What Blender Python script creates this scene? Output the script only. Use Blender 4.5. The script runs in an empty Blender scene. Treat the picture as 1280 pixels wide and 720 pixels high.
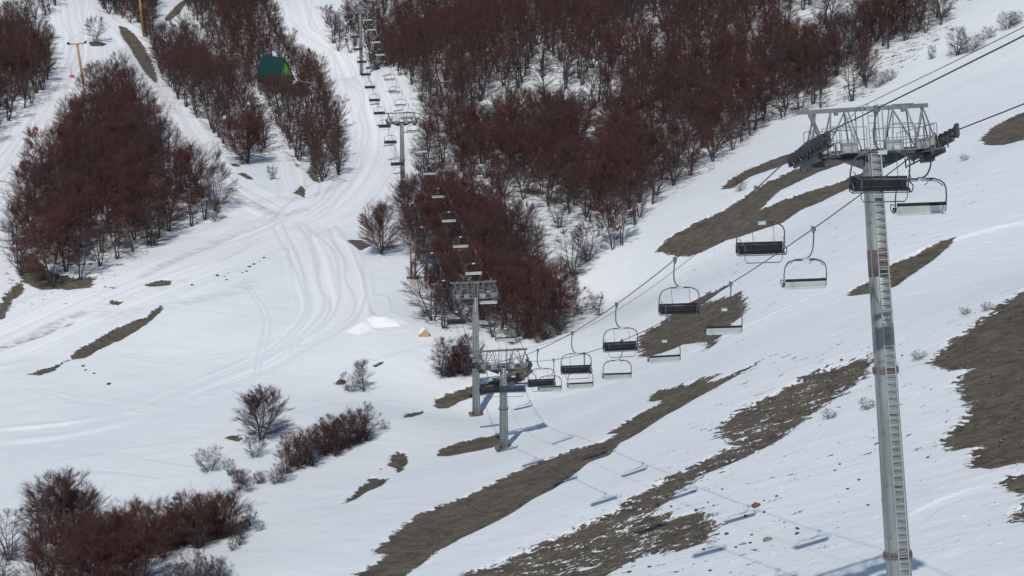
import bpy, math, random
import numpy as np
from mathutils import Matrix, Vector
random.seed(7)
SC = bpy.context.scene
COL = SC.collection
R = math.radians
F=2400.0; P=math.radians(18.0); SP=math.sin(P); CP=math.cos(P)
def unproj(x,y,d):
    a=(x-640)/F*d; v=(360-y)/F*d
    return np.array([a, d*CP+v*SP, -d*SP+v*CP])
def proj(p):
    X,Y,Z=p[...,0],p[...,1],p[...,2]
    d=Y*CP-Z*SP; v=Y*SP+Z*CP
    return 640+F*X/d, 360-F*v/d, d
CTRL_PX=[(631,560,206),(596,520,236),(503,245,364),(453,101,519),
(640,250,350),(560,330,300),(560,400,270),(700,200,370),(820,200,365),(800,100,430),(640,100,450),(640,0,540),(800,0,510),
(950,100,415),(950,0,480),(1100,60,385),(1150,0,420),(1000,140,370),(760,380,288),
(0,720,185),(200,720,170),(300,640,192),(450,720,160),(0,560,235),(330,560,218),(470,520,226),(150,450,270),(0,430,282),
(300,450,265),(470,420,262),(450,330,305),(300,300,330),(370,240,362),(0,330,320),(200,330,312),(60,200,390),(480,180,420),
(250,200,395),(250,100,490),(100,100,470),(0,100,460),(100,0,590),(0,0,570),(350,0,680),(450,0,690),(540,60,500),
(640,-100,650),(200,-100,760),(1100,-100,520),(-300,400,300),(-300,100,500),(-300,720,190),(1500,300,190),(1500,50,300),(1600,720,90)]
CTRL_PX+=[(1280,720,102),(1280,360,172),(1280,140,290),(1280,20,365),(1150,480,155),(1150,300,218),(1000,480,174),(1000,300,252),
(850,600,156),(850,480,198),(700,600,174),(640,720,147),(850,720,128),(850,300,292),(1000,703,121),(1080,715,113)]
W=[unproj(*c) for c in CTRL_PX]
W+= [np.array(p,float) for p in [(16.5,70,-45.5),(0,0,-36),(-40,60,-62),(-20,30,-50),(60,0,-12),(-90,60,-82),(-90,0,-80),(0,-80,-20),
  (-400,900,-40),(0,1100,-20),(400,900,20),(500,400,60),(-500,400,-60),(300,150,50),(-300,0,-75),(200,-100,60),(-900,900,60),(900,900,120),(0,2000,150),(-1500,0,80),(1500,0,250),(0,-1500,150)]]
W=np.array(W)
S=100.0
def kern(r2):
    return 0.5*r2*np.log(np.maximum(r2,1e-12))
A=W[:,:2]/S; NC=n=len(A)
K=kern(((A[:,None]-A[None])**2).sum(-1))+np.eye(n)*0.002
Q=np.hstack([np.ones((n,1)),A])
M=np.block([[K,Q],[Q.T,np.zeros((3,3))]])
sol=np.linalg.solve(M,np.concatenate([W[:,2],np.zeros(3)]))
def ground(X,Y):
    X=np.asarray(X,float);Y=np.asarray(Y,float); sh=X.shape
    x=X.ravel()/S; y=Y.ravel()/S
    z=sol[NC]+sol[NC+1]*x+sol[NC+2]*y
    for i in range(NC): z=z+sol[i]*kern((x-A[i,0])**2+(y-A[i,1])**2)
    return z.reshape(sh)
def hit(x,y,dmin=40,dmax=1500):
    ds=np.geomspace(dmin,dmax,800)
    p=np.array([unproj(x,y,d) for d in ds]); g=ground(p[:,0],p[:,1])
    b=np.nonzero(p[:,2]<g)[0]
    if len(b)==0 or b[0]==0: return None
    lo,hi=ds[b[0]-1],ds[b[0]]
    for _ in range(25):
        m=.5*(lo+hi); q=unproj(x,y,m)
        if q[2]<ground(q[0],q[1]): hi=m
        else: lo=m
    return unproj(x,y,hi)

# ------------------------------------------------------------------ helpers
def tag(o, label=None, cat=None, group=None, kind=None):
    if label: o['label'] = label
    if cat: o['category'] = cat
    if group: o['group'] = group
    if kind: o['kind'] = kind
    return o
def empty(name, loc, rot=None):
    o = bpy.data.objects.new(name, None); COL.objects.link(o)
    o.empty_display_size = .3
    if rot is not None: o.matrix_world = Matrix.Translation(Vector(loc)) @ rot.to_4x4()
    else: o.location = loc
    return o
class MB:
    def __init__(s): s.v=[]; s.f=[]
    def box(s, c, size, rot=None):
        m = rot or Matrix.Identity(3); c=Vector(c); b=len(s.v)
        for x in (-.5,.5):
            for y in (-.5,.5):
                for z in (-.5,.5):
                    s.v.append(tuple(c + m @ Vector((x*size[0],y*size[1],z*size[2]))))
        for q in ((0,1,3,2),(4,6,7,5),(0,4,5,1),(2,3,7,6),(0,2,6,4),(1,5,7,3)): s.f.append(tuple(b+i for i in q))
        return s
    def tube(s, pts, r, n=8, r2=None, cap=True):
        pts=[Vector(p) for p in pts]; k=len(pts); rings=[]; up=None
        for i,p in enumerate(pts):
            t=(pts[min(i+1,k-1)]-pts[max(i-1,0)]).normalized()
            if up is None:
                a=Vector((0,0,1)) if abs(t.z)<.9 else Vector((1,0,0)); up=t.cross(a).normalized()
            up=(up-t*up.dot(t)).normalized(); w=t.cross(up)
            rr=r if r2 is None else r+(r2-r)*i/(k-1)
            b=len(s.v)
            for j in range(n):
                a=2*math.pi*j/n; s.v.append(tuple(p+rr*(math.cos(a)*up+math.sin(a)*w)))
            rings.append(b)
        for i in range(k-1):
            a,b=rings[i],rings[i+1]
            for j in range(n): s.f.append((a+j,a+(j+1)%n,b+(j+1)%n,b+j))
        if cap:
            s.f.append(tuple(rings[0]+j for j in range(n))[::-1]); s.f.append(tuple(rings[-1]+j for j in range(n)))
        return s
    def poly(s, pts, th):
        """flat polygon with thickness along its normal"""
        pts=[Vector(p) for p in pts]; nn=(pts[1]-pts[0]).cross(pts[2]-pts[0]).normalized()*th; b=len(s.v); n=len(pts)
        s.v+= [tuple(p) for p in pts]+[tuple(p+nn) for p in pts]
        s.f.append(tuple(range(b+n-1,b-1,-1))); s.f.append(tuple(range(b+n,b+2*n)))
        for i in range(n): s.f.append((b+i,b+(i+1)%n,b+n+(i+1)%n,b+n+i))
        return s
    def build(s, name, mat, parent=None, smooth=False, loc=None):
        me=bpy.data.meshes.new(name); me.from_pydata(s.v,[],s.f); me.materials.append(mat)
        if smooth: me.polygons.foreach_set('use_smooth',[True]*len(me.polygons))
        me.update()
        o=bpy.data.objects.new(name,me); COL.objects.link(o)
        if parent: o.parent=parent
        if loc is not None: o.location=loc
        return o
def mesh_np(name, V, T, mat, parent=None, smooth=False):
    """triangles or quads as an (n,k) index array"""
    me=bpy.data.meshes.new(name); me.vertices.add(len(V)); me.vertices.foreach_set('co',np.ascontiguousarray(V,np.float32).ravel())
    k=T.shape[1]; m=len(T)
    me.loops.add(m*k); me.loops.foreach_set('vertex_index',np.ascontiguousarray(T,np.int32).ravel())
    me.polygons.add(m); me.polygons.foreach_set('loop_start',np.arange(0,m*k,k,dtype=np.int32))
    me.update(calc_edges=True)
    if smooth: me.polygons.foreach_set('use_smooth',np.ones(m,bool))
    me.materials.append(mat); me.update()
    o=bpy.data.objects.new(name,me); COL.objects.link(o)
    if parent: o.parent=parent
    return o

# ------------------------------------------------------------------ materials
def nt(name):
    m=bpy.data.materials.new(name); m.use_nodes=True; t=m.node_tree; b=t.nodes['Principled BSDF']
    return m,t,b
def N(t,typ,**k):
    n=t.nodes.new(typ)
    for a,v in k.items():
        if a in n.inputs: n.inputs[a].default_value=v
        else: setattr(n,a,v)
    return n
def mth(t,op,a,b=None,c=None,clamp=False):
    n=t.nodes.new('ShaderNodeMath'); n.operation=op; n.use_clamp=clamp
    for i,x in enumerate((a,b,c)):
        if x is None: continue
        if isinstance(x,(int,float)): n.inputs[i].default_value=x
        else: t.links.new(x,n.inputs[i])
    return n.outputs[0]
def mix(t,f,a,b):
    n=t.nodes.new('ShaderNodeMix'); n.data_type='RGBA'
    for s,x in ((n.inputs[0],f),(n.inputs[6],a),(n.inputs[7],b)):
        if isinstance(x,(int,float)): s.default_value=x
        elif isinstance(x,tuple): s.default_value=(*x[:3],1)
        else: t.links.new(x,s)
    return n.outputs[2]
def noise(t,vec,scale,detail=4,rough=.55):
    n=t.nodes.new('ShaderNodeTexNoise'); n.inputs['Scale'].default_value=scale; n.inputs['Detail'].default_value=detail; n.inputs['Roughness'].default_value=rough
    if vec is not None: t.links.new(vec,n.inputs['Vector'])
    return n.outputs['Fac']
def mapr(t,v,a,b,c=0.,d=1.,smooth=False):
    n=t.nodes.new('ShaderNodeMapRange'); n.interpolation_type='SMOOTHSTEP' if smooth else 'LINEAR'
    t.links.new(v,n.inputs[0])
    for i,x in zip((1,2,3,4),(a,b,c,d)): n.inputs[i].default_value=x
    return n.outputs[0]
def metal(name, col, rough=.5, met=.3, var=.25, scale=3., stain=(.10,.085,.07), stain_amt=.35):
    m,t,b=nt(name)
    tc=N(t,'ShaderNodeTexCoord').outputs['Object']
    mp=N(t,'ShaderNodeMapping'); mp.inputs['Scale'].default_value=(1,1,.18); t.links.new(tc,mp.inputs[0])
    n1=noise(t,mp.outputs[0],scale,6,.65); n2=noise(t,tc,scale*2.3,5,.6)
    c=mix(t,mapr(t,n1,.3,.7),tuple(x*(1-var) for x in col),tuple(min(1,x*(1+var)) for x in col))
    c=mix(t,mth(t,'MULTIPLY',mapr(t,n2,.58,.72),stain_amt),c,stain)
    t.links.new(c,b.inputs['Base Color']); b.inputs['Metallic'].default_value=met; b.inputs['Roughness'].default_value=rough
    return m
M={}
M['galv']=metal('galvanised_steel',(.235,.265,.255),.5,.35,.34,1.1,stain_amt=.5)
M['galv_l']=metal('light_galvanised',(.33,.35,.34),.55,.15,.15,3)
M['dark']=metal('dark_steel',(.06,.065,.065),.6,.25,.3,5)
M['mid']=metal('mid_steel',(.16,.175,.175),.55,.25,.25,4)
M['rubber']=metal('sheave_rubber',(.022,.022,.024),.7,0,.3,6)
M['rust']=metal('rusted_steel',(.13,.105,.09),.75,.1,.35,3,stain=(.11,.06,.035),stain_amt=.6)
M['brown']=metal('brown_paint',(.17,.15,.12),.6,.1,.2,3)
M['box']=metal('pale_grey_box',(.34,.37,.36),.55,.1,.12,3)
M['navy']=metal('navy_pad',(.008,.009,.014),.75,0,.35,4,stain=(.03,.03,.035))
M['blue']=metal('sky_sheen_pad',(.015,.045,.10),.7,0,.25,4,stain=(.03,.05,.08))  # seat pad with the sky's blue reflection painted into its colour
M['panel']=metal('seat_back_panel',(.46,.50,.49),.45,.05,.10,3,stain=(.2,.2,.19),stain_amt=.3)
M['frame']=metal('chair_tube',(.10,.105,.11),.45,.5,.25,6)
M['plate']=metal('emblem_plate',(.45,.52,.54),.4,0,.1,6)
M['yellow']=metal('yellow_paint',(.42,.24,.05),.5,0,.2,2,stain=(.2,.13,.06))
M['orange']=metal('orange_yellow_paint',(.62,.33,.03),.5,0,.15,2)
M['red']=metal('faded_red_paint',(.50,.10,.11),.5,0,.15,5)
M['cable']=metal('steel_rope',(.055,.056,.06),.5,.5,.2,2)
M['green']=metal('dark_green_sheet',(.006,.040,.031),.45,0,.25,1.2,stain=(.006,.028,.022))
M['lime']=metal('lime_paint',(.10,.27,.045),.5,0,.45,1.1,stain=(.08,.2,.04))
M['pale']=metal('pale_paint',(.32,.40,.38),.5,0,.2,3)
M['tar']=metal('dark_roofing',(.035,.036,.04),.7,0,.3,3)
M['ply']=metal('weathered_plywood',(.48,.33,.17),.7,0,.2,3,stain=(.3,.2,.1))
M['wood']=metal('weathered_timber',(.13,.10,.085),.8,0,.3,4)
M['conc']=metal('stained_concrete',(.20,.12,.09),.85,0,.3,3)
def simple_snow():
    m,t,b=nt('snow_heap'); tc=N(t,'ShaderNodeTexCoord').outputs['Object']
    c=mix(t,noise(t,tc,2.,5),(.85,.87,.88),(.93,.935,.94)); t.links.new(c,b.inputs['Base Color']); b.inputs['Roughness'].default_value=.7
    bp=N(t,'ShaderNodeBump'); bp.inputs['Distance'].default_value=.12; t.links.new(noise(t,tc,3.,5),bp.inputs['Height']); t.links.new(bp.outputs[0],b.inputs['Normal'])
    return m
M['snow']=simple_snow()
def bark(name, ca, cb, use_attr=False):
    m,t,b=nt(name)
    if use_attr: r=N(t,'ShaderNodeAttribute',attribute_name='rnd').outputs['Fac']
    else: r=N(t,'ShaderNodeObjectInfo').outputs['Random']
    c=mix(t,r,ca,cb)
    tc=N(t,'ShaderNodeTexCoord').outputs['Object']; c=mix(t,mapr(t,noise(t,tc,1.3,3),.35,.65,0,.35),c,tuple(x*.55 for x in ca))
    t.links.new(c,b.inputs['Base Color']); b.inputs['Roughness'].default_value=.8; b.inputs['Specular IOR Level'].default_value=.2
    return m
TW_A=(.064,.036,.032); TW_B=(.096,.039,.033)
M['trunk']=bark('grey_bark',(.105,.098,.094),(.058,.050,.047)); M['trunk_far']=bark('grey_bark_far',(.105,.098,.094),(.058,.050,.047),True)
M['twig']=bark('reddish_twigs',TW_A,TW_B); M['twig_far']=bark('reddish_twigs_far',TW_A,TW_B,True)
M['twig_grey']=bark('greyish_twigs',(.070,.052,.049),(.062,.042,.040))
M['twig_red']=bark('rusty_twigs',(.098,.041,.033),(.085,.036,.031))
def rockmat():
    m,t,b=nt('dark_rock'); r=N(t,'ShaderNodeObjectInfo').outputs['Random']; tc=N(t,'ShaderNodeTexCoord').outputs['Object']
    c=mix(t,r,(.06,.055,.05),(.12,.10,.08)); c=mix(t,noise(t,tc,3.,5),c,(.045,.042,.04)); t.links.new(c,b.inputs['Base Color']); b.inputs['Roughness'].default_value=.9
    return m
def screemat():
    m,t,b=nt('scree_stone'); pos=N(t,'ShaderNodeNewGeometry').outputs['Position']; n=noise(t,pos,1.7,2); c=mix(t,mapr(t,n,.35,.65),(.075,.063,.049),(.175,.15,.115)); t.links.new(c,b.inputs['Base Color']); b.inputs['Roughness'].default_value=.9
    return m
M['scree']=screemat(); M['rock']=rockmat(); M['rock_tan']=metal('tan_rock',(.20,.165,.12),.9,0,.3,2); M['rock_red']=metal('reddish_rock',(.13,.07,.05),.9,0,.3,2)

# ------------------------------------------------------------------ terrain features, outlined on the photograph and dropped on to the ground
def ground_pts(px):
    out=[]
    for q in px:
        h=hit(q[0],q[1])
        if h is None: h=unproj(q[0],q[1],600)
        out.append(h[:2])
    return np.array(out)
# (outline, raggedness in metres)
BARE=[
([(818,314),(835,298),(870,278),(893,268),(905,262),(930,246),(948,233),(990,212),(1015,205),(1060,193),(1085,184),(1085,190),(1060,203),(1020,217),(975,237),(962,250),(950,263),(975,252),(1010,240),(1050,228),(1082,214),(1090,220),(1060,236),(1030,250),(1000,262),(978,277),(940,290),(905,301),(880,313),(862,320),(845,320)],.5),
([(900,237),(910,226),(930,214),(955,203),(980,194),(1002,188),(995,200),(970,210),(940,220),(915,235)],.5),
([(1108,357),(1112,330),(1140,318),(1165,306),(1188,296),(1197,291),(1190,301),(1165,324),(1140,341),(1120,356),(1095,364),(1062,368),(1060,362),(1085,350)],.4),
([(1225,172),(1240,158),(1262,145),(1290,134),(1340,115),(1340,160),(1290,172),(1255,180),(1232,179)],.5),
([(800,446),(797,430),(801,418),(830,398),(850,382),(864,374),(885,364),(918,353),(900,364),(882,377),(905,372),(925,366),(935,378),(932,390),(912,408),(905,415),(895,430),(882,438),(880,428),(855,430),(840,437),(820,443)],.9),
([(950,450),(930,460),(900,472),(870,478),(855,482),(830,484),(812,490),(810,500),(830,497),(818,506),(790,520),(765,537),(757,542),(775,540),(745,553),(715,560),(680,573),(640,587),(600,607),(560,625),(530,637),(505,655),(490,668),(468,685),(466,692),(480,691),(480,697),(460,710),(440,722),(425,732),(480,737),(520,712),(545,690),(575,672),(610,655),(640,640),(665,622),(690,610),(715,593),(735,577),(760,568),(775,553),(800,540),(830,520),(870,497),(910,475),(935,460)],.55),
([(1087,443),(1060,453),(1035,460),(1000,474),(960,497),(930,510),(912,521),(898,534),(900,545),(912,546),(918,556),(905,562),(880,575),(850,592),(830,601),(800,618),(770,638),(750,648),(720,660),(700,670),(660,688),(620,703),(585,719),(560,735),(640,750),(740,735),(770,712),(800,698),(850,690),(880,680),(898,662),(895,650),(870,640),(845,648),(815,640),(850,612),(880,592),(910,580),(940,566),(960,556),(985,541),(1010,518),(1040,500),(1070,478),(1088,462)],1.5),
([(1280,360),(1262,372),(1240,388),(1225,400),(1205,417),(1185,425),(1168,445),(1160,455),(1185,463),(1210,461),(1195,476),(1200,495),(1213,512),(1205,525),(1190,535),(1180,548),(1175,560),(1200,560),(1230,555),(1212,570),(1215,582),(1240,586),(1262,580),(1290,575),(1420,560),(1420,290)],.9),
([(1250,604),(1268,594),(1290,588),(1340,590),(1340,615),(1290,618),(1262,612)],.9),
([(1260,642),(1270,634),(1300,622),(1300,650),(1272,650)],.8),
([(543,506),(545,497),(560,490),(590,481),(612,475),(640,460),(662,455),(668,460),(655,472),(630,484),(600,492),(575,500),(560,508),(548,509)],.25),
([(502,521),(510,516),(528,512),(531,514),(515,520)],.15),
([(547,568),(549,561),(575,550),(600,544),(630,541),(632,549),(615,558),(590,563),(560,568)],.2),
([(429,628),(445,612),(458,602),(464,594),(478,597),(487,595),(478,605),(458,613),(445,622)],.3),
([(476,585),(486,579),(488,568),(497,563),(508,566),(510,575),(504,585),(497,589),(495,583),(484,580)],.25),
([(33,468),(50,462),(70,456),(88,449),(93,438),(120,425),(145,410),(170,400),(182,397),(190,389),(200,383),(204,386),(196,394),(190,400),(172,413),(150,425),(125,436),(108,447),(80,452),(70,462),(50,469)],.35),
([(179,356),(195,350),(216,350),(212,356),(188,358)],.2),([(133,379),(140,376),(155,376),(148,381)],.15),
([(-10,400),(-2,378),(8,365),(18,355),(28,352),(31,362),(17,372),(12,381),(5,396)],.4),
([(20,335),(25,318),(42,315),(60,335),(90,345),(120,345),(116,358),(80,362),(50,360),(28,352)],.7),
([(147,31),(158,34),(170,44),(182,60),(192,80),(198,97),(195,104),(186,96),(175,80),(163,60),(152,45)],.4),
([(205,24),(215,12),(232,-2),(240,-2),(225,16),(212,26)],.3),
([(365,242),(371,238),(376,231),(382,236),(381,247),(374,243)],.25),
([(286,204),(296,204),(301,208),(292,210)],.2),([(295,216),(306,216),(318,225),(310,225)],.2),
([(383,215),(392,200),(398,212),(400,228),(390,225)],.5),([(367,200),(375,205),(372,209)],.3),
([(645,238),(660,234),(680,236),(686,241),(664,243)],.2),([(733,258),(745,254),(752,260),(742,265)],.3),
([(417,478),(425,472),(434,474),(432,480),(420,480)],.15),([(465,457),(478,450),(480,453),(470,458)],.15),
([(433,300),(452,300),(463,308),(450,314),(440,306)],.25),([(280,547),(290,543),(305,546),(298,551)],.2),
([(110,52),(118,51),(135,53),(128,57),(114,57)],.2),
([(820,488),(812,500),(845,490),(880,478),(900,466),(870,474)],.7),
]
# zones where only small ragged scraps show: (outline, level below the threshold, raggedness)
SPOT=[
([(950,452),(1090,445),(1090,560),(1000,600),(1000,700),(900,740),(700,760),(600,720),(830,600)],-.86,1.15),
([(760,260),(900,240),(1060,180),(1160,100),(1300,60),(1300,200),(1060,400),(900,340)],-1.45,1.25),
([(860,300),(960,300),(1010,290),(960,370),(920,400),(860,440)],-.95,1.15),
([(1040,240),(1130,215),(1220,230),(1150,300),(1040,310)],-1.12,1.25),
([(1150,440),(1260,360),(1400,350),(1400,680),(1240,660),(1150,560)],-1.0,1.2),
([(1000,560),(1100,560),(1240,580),(1240,680),(1000,700)],-1.45,1.2),
([(560,20),(1180,-60),(1180,40),(1080,120),(960,150),(800,270),(700,300),(560,230),(520,120)],-.42,1.0),
([(48,215),(100,150),(150,108),(190,155),(262,258),(150,330),(60,348),(28,285)],-.42,1.),([(192,62),(235,50),(340,192),(300,196),(202,95)],-.42,1.),([(235,12),(330,5),(425,170),(424,228),(372,205),(272,75)],-.42,1.),([(503,262),(620,270),(728,388),(690,418),(552,408)],-.42,1.),
([(270,320),(350,310),(350,350),(240,370)],-1.2,1.0),
([(800,420),(940,340),(1000,330),(960,400),(880,450)],-1.1,1.2),
([(20,300),(130,310),(130,370),(20,380)],-.6,.9),
]
# groomed strokes (polyline, half width m)
GROOM=[
([(362,-20),(372,20),(392,50),(425,90),(450,135),(458,175),(445,215),(415,250),(375,275),(320,298),(250,325),(180,352),(100,385),(-10,432)],8.5),
([(335,-20),(345,20),(370,60),(400,100)],6),([(430,60),(455,110),(480,160),(490,210),(470,260),(440,275)],5),
([(88,-20),(92,20),(98,50),(90,90),(60,150),(30,200),(-20,250)],7.5),
([(120,5),(135,25),(165,55),(200,110),(215,145),(245,195),(285,235),(340,265)],4.2),
([(230,70),(255,90),(300,110),(330,150),(355,190),(365,225),(370,250)],2.6),
([(365,280),(385,310),(395,350),(402,385),(375,420),(320,455),(250,483),(200,505)],3.0),
([(395,285),(420,310),(435,345),(437,375),(415,408),(360,440),(300,468),(240,490)],2.4),
([(-20,550),(40,548),(100,540),(150,528),(195,514)],1.3),([(-20,536),(60,530),(130,520)],.8),
([(450,268),(470,290),(500,320)],2),
([(460,375),(468,400),(505,402)],2.2),([(440,412),(460,395),(490,408)],2.2),
([(1060,350),(1000,378),(900,425),(840,452),(760,478),(680,493)],.7),([(1300,270),(1180,300),(1120,325)],.6),
([(1300,590),(1220,615),(1160,640),(1130,665)],.9),
]
DIRT=[([(100,392),(60,408),(20,428),(-20,442)],1.0,.5),([(380,262),(350,270),(300,290),(240,315),(180,345)],1.0,.35),([(275,232),(300,248),(345,268)],1.2,.5),([(205,135),(235,185),(262,215)],.8,.35),([(372,250),(400,242),(430,225)],.8,.3),([(-10,437),(20,430),(50,420),(72,410)],.55,1.),([(75,412),(92,403)],.35,.9),([(130,392),(175,388),(230,380),(290,366),(310,355)],1.6,.22),
([(160,60),(190,100),(215,140)],1.6,.35),([(300,255),(340,250),(372,248)],1.8,.25),([(330,70),(340,90),(345,110)],1.,.3),
([(145,300),(250,285),(330,275),(400,290)],2.5,.12),([(395,8),(410,14),(430,18)],.8,.6),([(350,42),(378,43)],.5,.25),([(90,395),(160,372),(230,350)],1.4,.18),([(190,505),(110,520)],.6,.1)]

def poly_sd(Pq,poly):
    """signed distance (inside > 0) of points to a polygon"""
    x=Pq[:,0];y=Pq[:,1];d=np.full(len(Pq),1e9);ins=np.zeros(len(Pq),bool);n=len(poly)
    for i in range(n):
        ax,ay=poly[i];bx,by=poly[(i+1)%n];ex,ey=bx-ax,by-ay;L=ex*ex+ey*ey+1e-12
        t=np.clip(((x-ax)*ex+(y-ay)*ey)/L,0,1)
        d=np.minimum(d,(x-ax-t*ex)**2+(y-ay-t*ey)**2)
        c=((ay>y)!=(by>y)); 
        if abs(ey)>1e-12: ins^= c&(x<ex*(y-ay)/ey+ax)
    d=np.sqrt(d); return np.where(ins,d,-d)
def line_d(Pq,pl):
    """distance to a polyline, signed side distance"""
    x=Pq[:,0];y=Pq[:,1];d=np.full(len(Pq),1e9);sg=np.zeros(len(Pq))
    for i in range(len(pl)-1):
        ax,ay=pl[i];bx,by=pl[i+1];ex,ey=bx-ax,by-ay;L=ex*ex+ey*ey+1e-12
        t=np.clip(((x-ax)*ex+(y-ay)*ey)/L,0,1)
        q=np.sqrt((x-ax-t*ex)**2+(y-ay-t*ey)**2); s=np.sign(ex*(y-ay)-ey*(x-ax)); w=q<d
        d=np.where(w,q,d); sg=np.where(w,s*q,sg)
    return d,sg
def smooth_line(p,k=6):
    p=np.array(p,float); out=[]
    for i in range(len(p)-1):
        p0=p[max(i-1,0)];p1=p[i];p2=p[i+1];p3=p[min(i+2,len(p)-1)]
        for t in np.arange(k)/k: out.append(.5*((2*p1)+(-p0+p2)*t+(2*p0-5*p1+4*p2-p3)*t*t+(-p0+3*p1-3*p2+p3)*t**3))
    out.append(p[-1]); return np.array(out)
RS=np.random.RandomState(3)
LAT=RS.rand(256,256)
def vn(x,y):
    xi=np.floor(x).astype(int);yi=np.floor(y).astype(int);fx=x-xi;fy=y-yi
    fx=fx*fx*(3-2*fx);fy=fy*fy*(3-2*fy); a=xi&255;b=yi&255;a1=(a+1)&255;b1=(b+1)&255
    return (LAT[a,b]*(1-fx)+LAT[a1,b]*fx)*(1-fy)+(LAT[a,b1]*(1-fx)+LAT[a1,b1]*fx)*fy
def fbm(x,y,o=4):
    s=0;a=.5
    for i in range(o): s=s+a*(vn(x*2**i+17.3*i,y*2**i+9.1*i)-.5); a*=.5
    return s
DS=(-.886,.464)  # downslope direction of the right-hand slope
def streak(X,Y): return X*DS[0]+Y*DS[1], -X*DS[1]+Y*DS[0]
def relief(X,Y):
    u,w=streak(X,Y)
    z=.9*fbm(X/28,Y/28,3)+.26*fbm(X/7+5,Y/7,3)+.10*fbm(u/5,w/1.3,3)
    return z
TRACKS=[]
rst=np.random.RandomState(77)
def meander(base,off,amp,wl,w,t0=0.,t1=1.):
    p=smooth_line(ground_pts(base),10); n=len(p); p=p[int(n*t0):max(int(n*t1),int(n*t0)+4)]
    t=np.gradient(p,axis=0); t/=np.linalg.norm(t,axis=1,keepdims=True)+1e-9; nn=np.c_[-t[:,1],t[:,0]]
    L=np.r_[0,np.cumsum(np.linalg.norm(np.diff(p,axis=0),axis=1))]; ph=rst.rand()*6.28
    s=np.linspace(0,L[-1],max(12,int(L[-1]/2.2))); q=np.c_[np.interp(s,L,p[:,0]),np.interp(s,L,p[:,1])]; m=np.c_[np.interp(s,L,nn[:,0]),np.interp(s,L,nn[:,1])]
    TRACKS.append((q+m*(off+.35*amp*np.sin(s/wl*4.1+ph)+.9*amp*np.sin(s/wl*1.3+ph*2))[:,None],w))
for i in range(16):
    t0=rst.rand()*.6; meander(GROOM[0][0],rst.uniform(-8,8),rst.uniform(.4,2.4),rst.uniform(16,30),.28,t0,t0+rst.uniform(.2,.5))
for g in (3,4,6,7): 
    for i in range(4): meander(GROOM[g][0],rst.uniform(-3,3),rst.uniform(.3,1.2),rst.uniform(18,40),.28,0,1)
for pl in ([(-10,492),(40,487),(80,494),(120,508)],[(0,508),(60,500),(130,505)],[(140,440),(220,452),(300,440),(360,420)],[(200,520),(280,500),(350,470)],[(60,580),(160,560),(250,548)],[(180,575),(250,585),(300,560)],[(20,600),(120,590),(200,600)],[(300,350),(330,400),(320,470)],[(250,470),(330,440),(400,430)],[(430,460),(500,440),(540,430)],[(360,520),(420,505),(500,500)]):
    for o in (0,.55): meander(pl,o,.4,22,.2)
BW=[(ground_pts(p),r) for p,r in BARE]; SW=[(ground_pts(p),l,r) for p,l,r in SPOT]
GW=[(smooth_line(ground_pts(p)),w) for p,w in GROOM]; DW=[(smooth_line(ground_pts(p)),w,a) for p,w,a in DIRT]
def bare_at(Pq):
    bare=np.full(len(Pq),-6.);rag=np.full(len(Pq),.12)
    for p,l,r in SW:
        lo=p.min(0)-8;hi=p.max(0)+8;k=np.nonzero((Pq>lo).all(1)&(Pq<hi).all(1))[0]
        if not len(k): continue
        v=np.minimum(poly_sd(Pq[k],p)*.35,l); u=v>bare[k]; rag[k]=np.where(u,r,rag[k]); bare[k]=np.maximum(bare[k],v)
    for p,r in BW:
        lo=p.min(0)-6;hi=p.max(0)+6;k=np.nonzero((Pq>lo).all(1)&(Pq<hi).all(1))[0]
        if not len(k): continue
        v=np.clip(poly_sd(Pq[k],p),-6,{1.5:.75,.9:1.3,.5:1.6,.7:.8,.55:1.5}.get(r,6)); u=v>bare[k]-.0; rag[k]=np.where(u,np.maximum(r,np.where(bare[k]>-1.1,rag[k]*.8,0)),rag[k]); bare[k]=np.maximum(bare[k],v)
    return bare,rag

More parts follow.
